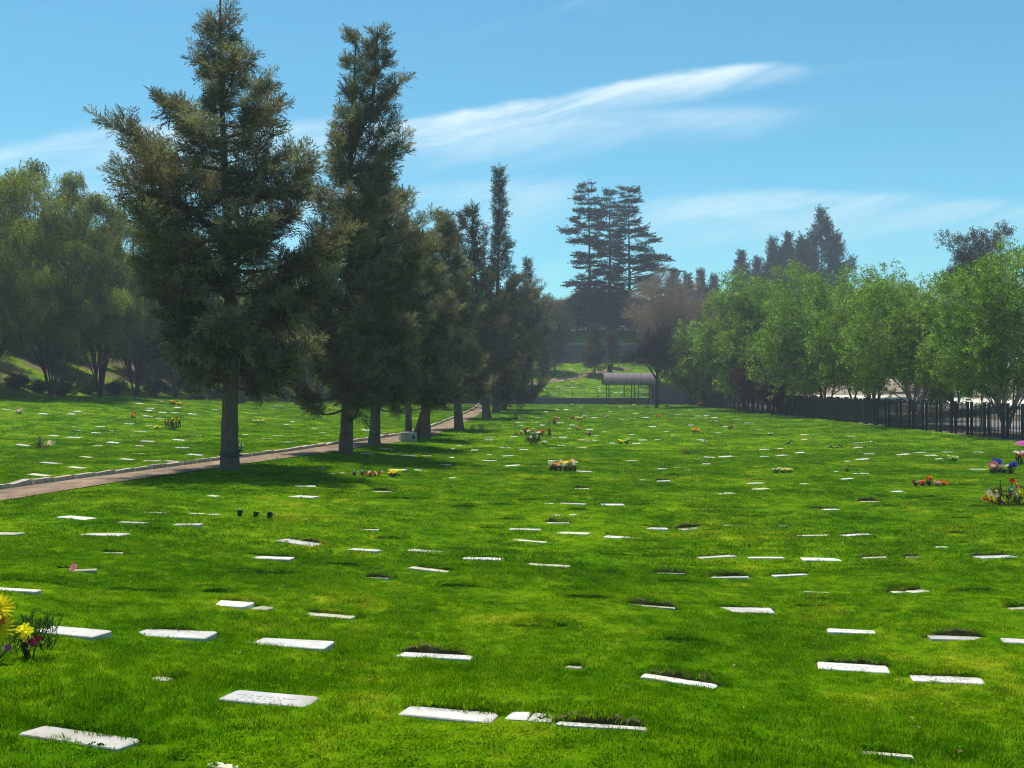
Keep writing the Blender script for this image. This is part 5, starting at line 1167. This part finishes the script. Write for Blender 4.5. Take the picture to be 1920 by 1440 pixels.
# ------------------------------------------------------------------ flowers
FC = {}
def fcol(nm, col):
    if nm not in FC: FC[nm] = leafmat("petal_" + nm, [(0, tuple(c_ * .85 for c_ in col)), (.5, col), (1, tuple(min(1, c_ * 1.15) for c_ in col))], .45, tint_t=(1.1, 1.1, 1.1))
    return FC[nm]
CO = dict(yellow=(.95, .80, .02), orange=(.80, .22, .03), red=(.55, .02, .02), darkred=(.22, .015, .02), white=(.78, .76, .70), cream=(.70, .62, .38), pink=(.75, .28, .30), purple=(.30, .03, .12), blue=(.03, .10, .55), teal=(.06, .30, .30), brown=(.22, .12, .06), lime=(.35, .55, .05), grey=(.35, .35, .33), magenta=(.6, .12, .4))
bmesh_cache = {}
def blossom_mesh(kind, colname, v):
    key = (kind, colname, v)
    if key in bmesh_cache: return bmesh_cache[key]
    rng = np.random.default_rng(hash(kind) % 97 + v); mb = MB()
    rings = {'mum': [(22, 1.0, -.05), (20, .95, .25), (17, .82, .55), (12, .58, .85), (8, .32, 1.1)], 'rose': [(6, .9, .15), (5, .65, .45), (4, .4, .65)], 'daisy': [(11, 1.0, .08)], 'tulip': [(6, .6, .9)], 'far': [(7, 1.0, .1), (6, .6, .5)]}[kind]
    for (n, r, zz) in rings:
        a = np.arange(n) * 6.283 / n + rng.uniform(0, 1); L = r * rng.uniform(.85, 1.1, n)
        d = np.c_[np.cos(a), np.sin(a), np.full(n, zz * 1.1)]; s_ = np.c_[-np.sin(a), np.cos(a), np.zeros(n)]; wd = (2.6 * r / n * 1.5) if kind != 'mum' else .17
        b = np.c_[np.cos(a) * .06, np.sin(a) * .06, np.full(n, .08 * zz)]
        v_ = np.stack([b, b + d * (L * .6)[:, None] + s_ * wd * .5, b + d * L[:, None] + [0, 0, .08], b + d * (L * .6)[:, None] - s_ * wd * .5], 1)
        mb.add(v_.reshape(-1, 3), np.arange(n * 4).reshape(-1, 4))
    mats = [fcol(colname, CO[colname])]
    if kind == 'daisy':
        lathe(mb, [(.0, .0), (.3, .06), (.22, .2), (0, .25)], 8, m=1); mats.append(fcol("yellow", CO["yellow"]))
    me = mb.mesh("blossom", mats); bmesh_cache[key] = me; return me
stem_m = M_fern
frng = np.random.default_rng(303)
def bouquet(name, lab, px, py, wpx, hpx, cols, n=7, vase=None, kind='far', leaf=.6, group="flower bunches on the graves", head=None, spike=False, cat="flowers", tall=False):
    p = at(px, py); k = p.y / F; W = wpx * k; H = hpx * k
    root = empty(name, p); tag(root, lab, cat, group)
    if vase:
        nv = max(1, int(vase[1])); 
        for q in range(nv):
            vm = MB(); x = (q - (nv - 1) / 2) * W / max(nv, 1); hv = H * .45; lathe(vm, [(0, -.02), (hv * .28, -.02), (hv * .42, hv), (hv * .36, hv * .97), (0, hv * .8)], 9, (x, 0, 0)); vm.build("vase", fcol("v" + vase[0], vase[2]) if len(vase) > 2 else M_cup, root, True)
    lm_ = MB(); nl_ = max(8, int(26 * leaf * (1 if p.y > 30 else 2.2)))
    bx = frng.uniform(-.5, .5, nl_) * W; b = np.c_[bx, frng.normal(0, .12 * W + .03, nl_), frng.uniform(0, .35, nl_) * H]
    if spike: d = np.c_[frng.normal(0, .12, nl_), frng.normal(0, .12, nl_), np.ones(nl_)]; leaf_quads(lm_, b, d, H * frng.uniform(.6, 1.0, nl_), max(.04, .03 * H), frng)
    else: d = np.c_[frng.normal(0, .6, nl_), frng.normal(0, .6, nl_), frng.uniform(.2, 1.2, nl_)]; leaf_quads(lm_, b, d, H * frng.uniform(.25, .5, nl_), max(.015, .12 * H), frng)
    hd = head or max(.035, min(.09, H * .30))
    for q in range(n):
        cn = cols[q % len(cols)] if not isinstance(cols, str) else cols
        x = ((q + .5) / n - .5) * W * .95 + frng.normal(0, .04 * W); y = frng.normal(0, .05 + .1 * W * (W < .8)); z = H * (frng.uniform(.55, .98) if not tall else frng.uniform(.3, 1.0))
        tube(lm_, [(x * .6, y * .6, 0), (x * .9, y, z * .6), (x, y, z)], [.006 + .0012 * p.y * .1] * 3, 3, cap=False)
        o = link(bpy.data.objects.new("blossom", blossom_mesh(kind, cn, q % 3)), root); s_ = hd * frng.uniform(.8, 1.25)
        o.location = (x, y, z); o.scale = (s_, s_, s_ * 1.1); o.rotation_euler = (frng.uniform(.15, .8), frng.normal(0, .4), frng.uniform(-.6, .6))
    lm_.build("stems_and_leaves", stem_m, root)["kind"] = "stuff"
    return root
BQ = [
 ("white flower ball with a few reds at the left edge of the far left lawn", 36, 777, 14, 10, ["white", "white", "pink", "white", "red"], 9),
 ("yellow and red flowers in a small dark pot on the left lawn", 250, 785, 9, 11, ["yellow", "orange", "red"], 6),
 ("low round bunch of yellow flowers left of the spiky clump", 295, 806, 14, 8, ["yellow", "yellow", "lime"], 8),
 ("orange flowers under the weeping trees, left of three bunches", 301, 758, 11, 6, ["orange", "red", "cream"], 6),
 ("orange and red flowers under the weeping trees, middle of three bunches", 324, 760, 12, 10, ["orange", "red", "orange", "yellow"], 8),
 ("yellow orange flowers with leaves under the weeping trees, right of three bunches", 337, 762, 12, 10, ["yellow", "orange", "yellow"], 8),
 ("pale yellow row of flowers right of the tallest conifer's trunk", 486, 794, 22, 7, ["cream", "yellow", "cream"], 9),
 ("white and teal flowers far behind the tallest conifer's trunk", 523, 768, 20, 7, ["teal", "white", "teal", "orange"], 8),
 ("orange and yellow flowers between the first two conifer trunks", 620, 770, 13, 6, ["orange", "yellow", "orange"], 6),
 ("tiny red flowers far off under the trees between conifer trunks", 563, 747, 6, 5, ["red"], 3),
 ("pale yellow flowers just right of the path's bend", 886, 806, 10, 10, ["cream", "yellow", "cream"], 6),
 ("bright yellow flowers right of the pale ones by the path's bend", 902, 808, 11, 11, ["yellow", "lime"], 6),
 ("dark bluish flowers near the far end of the conifer row", 978, 771, 17, 6, ["teal", "darkred", "teal"], 7),
 ("pink flowers close to the low grey wall", 1072, 763, 6, 6, ["pink", "white"], 4),
 ("tall dark red bunch left of the middle lawn", 967, 786, 6, 10, ["darkred", "red"], 5),
 ("tan faded flowers beside the tall dark red bunch", 975, 789, 12, 5, ["brown", "cream", "pink"], 6),
 ("dark red upright bunch in front of the red and white one", 1040, 796, 8, 11, ["darkred", "red", "darkred"], 6),
 ("red and white low flowers behind the dark upright bunch", 1046, 788, 13, 6, ["red", "white", "pink"], 7),
 ("dark clump left of the dark red upright bunch", 1030, 797, 7, 6, ["darkred", "brown"], 4),
 ("dark red flowers at the left of a white flower row", 1073, 787, 8, 7, ["red", "darkred"], 5),
 ("whitish flower row in the middle far lawn", 1086, 788, 14, 8, ["cream", "white", "yellow"], 8),
 ("white flowers at the right end of the whitish row", 1096, 785, 8, 7, ["white", "cream"], 5),
 ("pinkish red flowers with white on the far lawn", 1135, 784, 14, 6, ["pink", "red", "white"], 7),
 ("pale yellow low flowers left of the bright green ones", 1166, 790, 13, 5, ["cream", "white", "yellow"], 6),
 ("green and yellow flowers with a bright green wrap", 1185, 789, 12, 6, ["lime", "teal", "yellow"], 6),
 ("orange red flowers with a green ball on the far right lawn", 1237, 784, 18, 6, ["orange", "red", "orange", "lime"], 9),
 ("small brown flowers right below the orange red ones", 1255, 791, 4, 6, ["brown", "orange"], 3),
 ("red flowers in a dark pot near the leafless tree", 1250, 764, 6, 8, ["red", "orange"], 4),
 ("dark bunch with red and white at the leafless tree's foot", 1213, 766, 14, 9, ["darkred", "white", "red"], 8),
 ("orange red flowers by the dark end of the fence", 1311, 762, 8, 7, ["orange", "red"], 5),
 ("dark red flowers right beside the orange ones by the fence", 1319, 764, 5, 7, ["darkred"], 3),
 ("dark green small bunch on the far middle lawn", 1089, 778, 8, 5, ["teal", "brown"], 4),
 ("long pale flower row in front of the fence's dark end", 1337, 793, 22, 5, ["cream", "white", "lime"], 9),
 ("orange daffodil row on the right middle lawn", 1304, 813, 16, 10, ["orange", "yellow", "orange"], 9),
 ("orange and white small bouquet on the middle lawn", 1084, 807, 7, 7, ["orange", "pink", "white"], 5),
 ("dark bouquet in white wrapping on the middle lawn", 1105, 818, 9, 9, ["darkred", "white", "brown"], 6),
 ("slim dark red bunch right of the tall wild bunch", 1030, 818, 6, 13, ["darkred", "red"], 5),
 ("slim tall red bunch just left of the tall wild bunch", 986, 816, 6, 13, ["red", "darkred"], 5),
 ("small red flowers, second left of the tall wild bunch", 977, 815, 6, 7, ["red", "white"], 4),
 ("small dark red flowers, leftmost beside the tall wild bunch", 969, 817, 8, 6, ["darkred", "red"], 4),
 ("red blossoms on stalks right behind the tall wild bunch", 1014, 818, 11, 12, ["red", "orange", "pink"], 7),
 ("low whitish flowers at the right foot of the tall wild bunch", 1020, 834, 13, 8, ["white", "cream"], 6),
 ("left one of two yellow daffodil pots", 1164, 833, 8, 9, ["yellow"], 5),
 ("right one of two yellow daffodil pots", 1175, 833, 8, 10, ["yellow", "cream"], 6),
 ("white flowers lying flat on a stone at right of the middle lawn", 1323, 832, 13, 5, ["white", "cream"], 6),
 ("withered brown bouquet on the right middle lawn", 1288, 851, 15, 7, ["brown", "darkred"], 7),
 ("whitish flowers at the edge of the tree shade before the fence", 1443, 817, 9, 6, ["white", "cream"], 5),
 ("brown and red bouquet before the dark fence", 1369, 805, 10, 9, ["darkred", "brown", "red"], 6),
 ("lone brown bouquet among small stones at right", 1589, 885, 8, 8, ["brown", "darkred"], 5),
 ("pink and white flowers at the back of the upper lawn, left patch", 1073, 682, 12, 5, ["pink", "white", "red"], 7),
 ("white flowers at the back of the upper lawn, right patch", 1093, 683, 12, 4, ["white", "cream"], 6),
 ("blue and red flowers on the upper lawn beside its path", 1080, 706, 8, 3, ["blue", "red"], 4),
 ("red and white flowers on the upper lawn, left of the dark ones", 1065, 724, 12, 4, ["red", "white", "blue"], 6),
 ("dark flowers in a row on the upper lawn", 1089, 725, 11, 5, ["darkred", "brown"], 5),
 ("pale pink flowers at the left edge of the upper lawn", 1024, 727, 13, 3, ["pink", "white"], 5),
 ("yellow flowers at the left of the upper lawn", 1026, 737, 10, 5, ["yellow", "lime"], 5),
 ("white flowers leaning by the low wall rail", 1028, 748, 11, 7, ["white", "darkred"], 6),
 ("small dark and white flowers right of the leaning white ones", 1056, 747, 6, 5, ["darkred", "white"], 4),
 ("orange flowers on the upper lawn seen through the shelter", 1177, 731, 12, 4, ["orange", "yellow"], 5),
]
for (lab, px, py, w_, h_, cols, n) in BQ: bouquet("flower_bunch", lab, px, py, w_, h_, cols, n)
bouquet("flower_planter", "large white and yellow flower planter in the middle of the lawn", 1055, 883, 54, 19, ["yellow", "white", "cream", "white", "white", "yellow", "cream", "white", "orange"], 34, ("red", 6, (.25, .08, .05)), 'rose', 1.2)
bouquet("wild_bunch", "tall wild bunch of whitish and reddish stalks in the middle lawn", 1000, 834, 24, 31, ["brown", "white", "cream", "orange", "white"], 14, None, 'far', 1.6, tall=True)
bouquet("iris_clump", "spiky dark green clump with orange flowers on the left lawn", 325, 807, 30, 24, ["orange", "red", "yellow"], 6, None, 'far', 2.2, spike=True, cat="plant")
bouquet("flower_cluster", "red flower cluster with white blooms right of two green tubes", 700, 894, 34, 10, ["red", "darkred", "red", "red", "red", "white", "cream"], 20, None, 'rose', .8)
bouquet("flower_cluster", "heap of bright yellow flowers beside a white stone", 740, 894, 24, 12, ["yellow"], 18, None, 'rose', .8)
for (px, lab) in [(664, "left dark green flower tube beside the red flowers"), (679, "right dark green flower tube beside the red flowers")]:
    p = at(px, 892); k = p.y / F; m_ = MB(); lathe(m_, [(0, -.05), (.045, -.05), (.06, 11 * k), (.05, 11 * k - .01), (.0, .1)], 10); o = m_.build("flower_tube", M_cup, None, True); o.location = p; tag(o, lab, "flower tube", "green flower tubes")
p = at(74, 840); k = p.y / F; gs_ = empty("flower_stake", p); tag(gs_, "green stake with a grey pipe top among red flowers on the left lawn", "stake")
m_ = MB(); tube(m_, [(0, 0, -.1), (0, 0, 10 * k)], .07, 8); m_.build("stake", M_rope, gs_)
m_ = MB(); tube(m_, [(0, 0, 10 * k), (0, 0, 22 * k)], .06, 8); m_.build("pipe", plain("pipe_grey", (.32, .25, .22)), gs_)
m_ = MB(); leaf_quads(m_, np.c_[frng.uniform(.25, .6, 14), frng.normal(0, .05, 14), np.full(14, .1)], np.c_[frng.normal(0, .15, (14, 2)), np.ones(14)], 13 * k * frng.uniform(.6, 1, 14), .12, frng); m_.build("dry_leaf", fcol("cream", CO["cream"]), gs_)["kind"] = "stuff"
bouquet("flower_bunch", "dark red flowers around the foot of the green stake", 76, 841, 34, 6, ["red", "darkred", "red"], 9)
# single pink rose lying on its stone
p = at(139, 1072); rr = empty("pink_rose", p); tag(rr, "single pink rose lying on a half buried stone at left", "flower")
o = link(bpy.data.objects.new("blossom", blossom_mesh('rose', 'pink', 0)), rr); o.location = (0, -.02, .055); o.scale = (.062, .06, .06); o.rotation_euler = (.9, .2, 0)
m_ = MB(); tube(m_, [(-.02, 0, .05), (-.1, .02, .05), (-.2, .0, .045)], .006, 4); leaf_quads(m_, [(-.08, 0, .05), (-.14, 0, .05), (-.05, 0, .05)], [(-.6, .5, .3), (-.5, -.5, .2), (-.3, .7, .5)], .07, .03, frng); m_.build("stem", M_fern, rr)
# near left: big yellow bouquet cut by the frame, and the small one with purple
def near_bunch(lab, px, py, items, fern, group="large flower bunches close to the camera"):
    p = at(px, py); k = p.y / F; root = empty("flower_bouquet", p); tag(root, lab, "bouquet", group); lm_ = MB()
    for (fx, fy, rp, kd, cn, rx, ry) in items:
        x = (fx - px) * k; z = (py - fy) * k; y = frng.normal(-.07, .03)
        tube(lm_, [(x * .3, y * .4, 0), (x * .7, y, z * .55), (x, y, z - .01)], [.006, .005, .004], 5, cap=False)
        o = link(bpy.data.objects.new("blossom", blossom_mesh(kd, cn, int(fx) % 3)), root); o.location = (x, y, z); s_ = rp * k; o.scale = (s_, s_, s_); o.rotation_euler = (rx, ry, frng.uniform(0, 1))
    nb_ = fern[2]; b = np.c_[frng.uniform(fern[0], fern[1], nb_) * k, frng.normal(.10, .06, nb_), frng.uniform(0, .2, nb_)]
    for q in range(nb_):
        d = np.array([frng.normal(0, .35) + b[q, 0] * 1.5, frng.normal(0, .3), 1.0]); d /= np.linalg.norm(d); L = fern[3] * k * frng.uniform(.6, 1.1)
        tube(lm_, [b[q], b[q] + d * L], [.003, .002], 3, cap=False)
        u = np.linspace(.2, 1, 16); bb = b[q] + d[None] * (L * u)[:, None]; sd = np.where(np.arange(16) % 2, 1, -1)
        leaf_quads(lm_, bb, np.c_[sd * .8 + frng.normal(0, .2, 16), frng.normal(0, .5, 16), np.full(16, .7)], .055 * (1.15 - u), .007, frng)
    lm_.build("stems_and_fern", M_fern, root)["kind"] = "stuff"; return root
near_bunch("big yellow chrysanthemum bouquet with orange and pink blooms cut by the left edge", -12, 1238,
           [(0, 1140, 30, 'mum', 'yellow', 1.0, .3), (-20, 1122, 28, 'mum', 'yellow', .9, 0), (10, 1158, 15, 'rose', 'orange', 1.0, .2), (2, 1176, 31, 'mum', 'yellow', 1.1, .2), (-28, 1165, 28, 'mum', 'yellow', 1.0, 0), (6, 1214, 12, 'rose', 'pink', 1.0, 0), (24, 1210, 9, 'rose', 'magenta', .9, .2), (-8, 1208, 11, 'rose', 'darkred', .8, 0), (-30, 1205, 12, 'rose', 'purple', .8, 0)], (-45, 40, 40, 44))
near_bunch("small bouquet of yellow daisies and purple blooms in fern beside the big one", 56, 1236,
           [(54, 1173, 12, 'rose', 'yellow', .8, 0), (66, 1177, 11, 'rose', 'yellow', .9, .3), (44, 1177, 10, 'rose', 'yellow', .8, -.3), (58, 1184, 11, 'rose', 'yellow', 1.0, 0), (50, 1190, 9, 'rose', 'yellow', .9, 0), (61, 1194, 10, 'rose', 'yellow', .8, 0), (72, 1198, 10, 'mum', 'purple', .8, .3), (78, 1194, 6, 'mum', 'darkred', .8, .3), (63, 1210, 6, 'rose', 'cream', .9, 0), (46, 1200, 6, 'rose', 'lime', .9, 0)], (-26, 30, 46, 40))
# right: blue pots, orange pots, mixed display
for (px, py, w_, h_, cols, lab, kd) in [(1863, 888, 17, 20, ["pink", "cream", "pink"], "pink flowers in a dark green pot, leftmost of four pots at right", 'mum'), (1873, 886, 10, 22, ["blue"], "blue flowers in a dark pot, second of four pots at right", 'mum'),
        (1882, 888, 11, 16, ["lime", "darkred", "cream"], "green and red flowers in a dark pot, third of four pots at right", 'rose'), (1895, 888, 14, 22, ["blue", "blue", "red"], "blue flowers with a red one in a dark pot, rightmost of four pots", 'mum')]:
    bouquet("flower_pot", lab, px, py, w_, h_, cols, 6, ("g", 1), kd, .5, "flower pots at the right edge", .10, cat="flower pot")
for (px, w_, h_, cols, lab) in [(1716, 8, 10, ["darkred", "grey"], "dark red flower pot, leftmost of the orange row"), (1729, 8, 9, ["orange", "red"], "orange flowers in a green pot, second of the row"), (1742, 8, 17, ["red", "orange", "white"], "taller orange flowers with a white cap, third of the row"), (1757, 11, 8, ["cream", "pink", "white"], "cream flowers, fourth of the orange row"), (1770, 9, 10, ["orange", "orange"], "bright orange flowers, rightmost of the orange row")]:
    bouquet("flower_pot", lab, px, 911, w_, h_, cols, 5, ("g", 1), 'rose', .4, "row of orange flower pots", .07, cat="flower pot")
for (px, cols, lab) in [(1455, ["white", "darkred", "cream"], "left pale flower pot of three on the right lawn"), (1468, ["yellow", "cream"], "middle pale flower pot of three on the right lawn"), (1479, ["yellow", "white"], "right pale flower pot of three on the right lawn")]:
    bouquet("flower_pot", lab, px, 887, 10, 10, cols, 5, None, 'far', 1.0, "three pale flower pots", cat="flower pot")
p = bouquet("bush", "small yellow-green leafy bush in the shade before the fence", 1786, 865, 18, 11, ["lime", "cream", "lime"], 12, None, 'far', 1.6, None, cat="bush")
bouquet("flower_cluster", "red and white heart flowers at the right edge above the blue pots", 1911, 872, 16, 26, ["red", "white", "pink", "red"], 7, None, 'rose', .5, None, .12)
p = at(1893, 946); k = p.y / F; ds_ = empty("flower_display", p); tag(ds_, "big colourful grave display of flowers and pinwheels at the right edge", "flower display")
lm_ = MB(); kinds = ['rose', 'mum', 'daisy']
cc_ = ["brown", "lime", "orange", "darkred", "cream", "yellow", "red", "yellow", "brown", "red", "orange", "cream", "darkred", "lime", "white", "yellow", "red", "orange"]
for q in range(46):
    x = frng.uniform(-40, 48) * k; z = frng.uniform(4, 24 + 18 * (x > 5 * k)) * k; y = frng.normal(0, .18)
    o = link(bpy.data.objects.new("blossom", blossom_mesh(kinds[q % 3], cc_[q % len(cc_)], q % 3)), ds_); s_ = frng.uniform(.06, .11); o.location = (x, y, z); o.scale = (s_, s_, s_); o.rotation_euler = (frng.uniform(.4, 1.2), frng.normal(0, .3), 0)
    tube(lm_, [(x * .8, y, 0), (x, y, z)], .008, 4, cap=False)
for (fx, fy, r_, cn, kd) in [(15, 23, .15, "yellow", 'daisy'), (-2, 29, .11, "teal", 'daisy'), (8, 40, .09, "orange", 'daisy'), (-30, 26, .13, "brown", 'daisy')]:
    o = link(bpy.data.objects.new("pinwheel", blossom_mesh(kd, cn, 1)), ds_); o.location = (fx * k, -.15, fy * k); o.scale = (r_,) * 3; o.rotation_euler = (1.3, 0, 0); tube(lm_, [(fx * k, -.12, 0), (fx * k, -.12, fy * k)], .012, 5)
nb_ = 130; b = np.c_[frng.uniform(-40, 48, nb_) * k, frng.normal(0, .18, nb_), frng.uniform(0, .35, nb_)]; leaf_quads(lm_, b, np.c_[frng.normal(0, .6, (nb_, 2)), frng.uniform(.2, 1, nb_)], .16, .06, frng)
lm_.build("stems_and_leaves", M_fern, ds_)["kind"] = "stuff"
m_ = MB(); tube(m_, [(-17 * k, 0, 0), (-17 * k, 0, 46 * k)], .015, 5); m_.build("green_stick", M_rope, ds_)
p = at(1918, 850); k = p.y / F; um = empty("plastic_parasol", p); tag(um, "pink toy parasol on a stick at the right edge below the fence", "parasol")
m_ = MB(); tube(m_, [(0, 0, -.05), (0, 0, .55)], .012, 5); m_.build("stick", M_steel, um)
m_ = MB(); lathe(m_, [(.34, .36), (.26, .46), (.12, .53), (0, .56)], 12); m_.build("shade", fcol("magenta", CO["magenta"]), um)

# ------------------------------------------------------------------ birds
M_bird = plain("black_feathers", (.012, .012, .014), .5, .3)
def bird(lab, px, py, L, face, up=.5):
    p = at(px, py); mb = MB(); n = 8
    s = np.array([[-.5, 0, .16], [-.42, 0, .20], [-.2, 0, .24], [.02, 0, .27], [.2, 0, .33], [.30, 0, .42], [.40, 0, .45], [.47, 0, .44], [.58, 0, .42]]) * L; r_ = np.array([.03, .045, .10, .13, .11, .075, .08, .05, .008]) * L
    s[:, 2] *= 1 + up * .5; tube(mb, s, r_, n)
    mb.add(np.array([[-.45, -.03, .2], [-.85, -.07, .1], [-.85, .07, .1], [-.45, .03, .2], [-.65, 0, .19]]) * L, [[0, 1, 4], [1, 2, 4], [2, 3, 4]])
    for sd in (-.05, .05): tube(mb, np.array([[.0, sd, .2], [.02, sd, .1], [0, sd, -.02], [.08, sd, -.02]]) * L, .012 * L, 4)
    o = mb.build("bird", M_bird, None, True); o.location = p + Vector((0, 0, .03)); o.rotation_euler = (0, 0, face); tag(o, lab, "bird", "dark birds on the lawn")
bird("larger black bird standing upright on the right lawn", 1478, 840, .42, .3, 1.6)
for (px, py, f_, lab) in [(1556, 843, 0, "leftmost of four tiny dark birds in a row on the lawn"), (1561, 844, 2.8, "second of four tiny dark birds in a row on the lawn"), (1569, 843, .2, "third of four tiny dark birds in a row on the lawn"), (1578, 842, 3.0, "rightmost of four tiny dark birds in a row on the lawn"), (1622, 842, .5, "single dark bird right of the row of tiny birds"), (1553, 835, .1, "single grey-dark bird behind the row of tiny birds")]: bird(lab, px, py, .24, f_)

# ------------------------------------------------------------------ haze: one closed box of even air
if HAZE > 0:
    hm, t, out = mat("haze_air"); pv_ = t.nodes.new("ShaderNodeVolumePrincipled"); pv_.inputs['Color'].default_value = (.80, .88, 1.0, 1); pv_.inputs['Density'].default_value = HAZE; pv_.inputs['Anisotropy'].default_value = .2
    t.links.new(pv_.outputs[0], out.inputs['Volume'])
    hb = MB(); box(hb, (0, 180, 23.75), (900, 500, 56.5)); o = hb.build("haze", hm); tag(o, "thin blue haze over the far trees", None, None, "stuff")
print("GRASS", nA_, nB_, nC_, "SLABS", len(all_slabs))
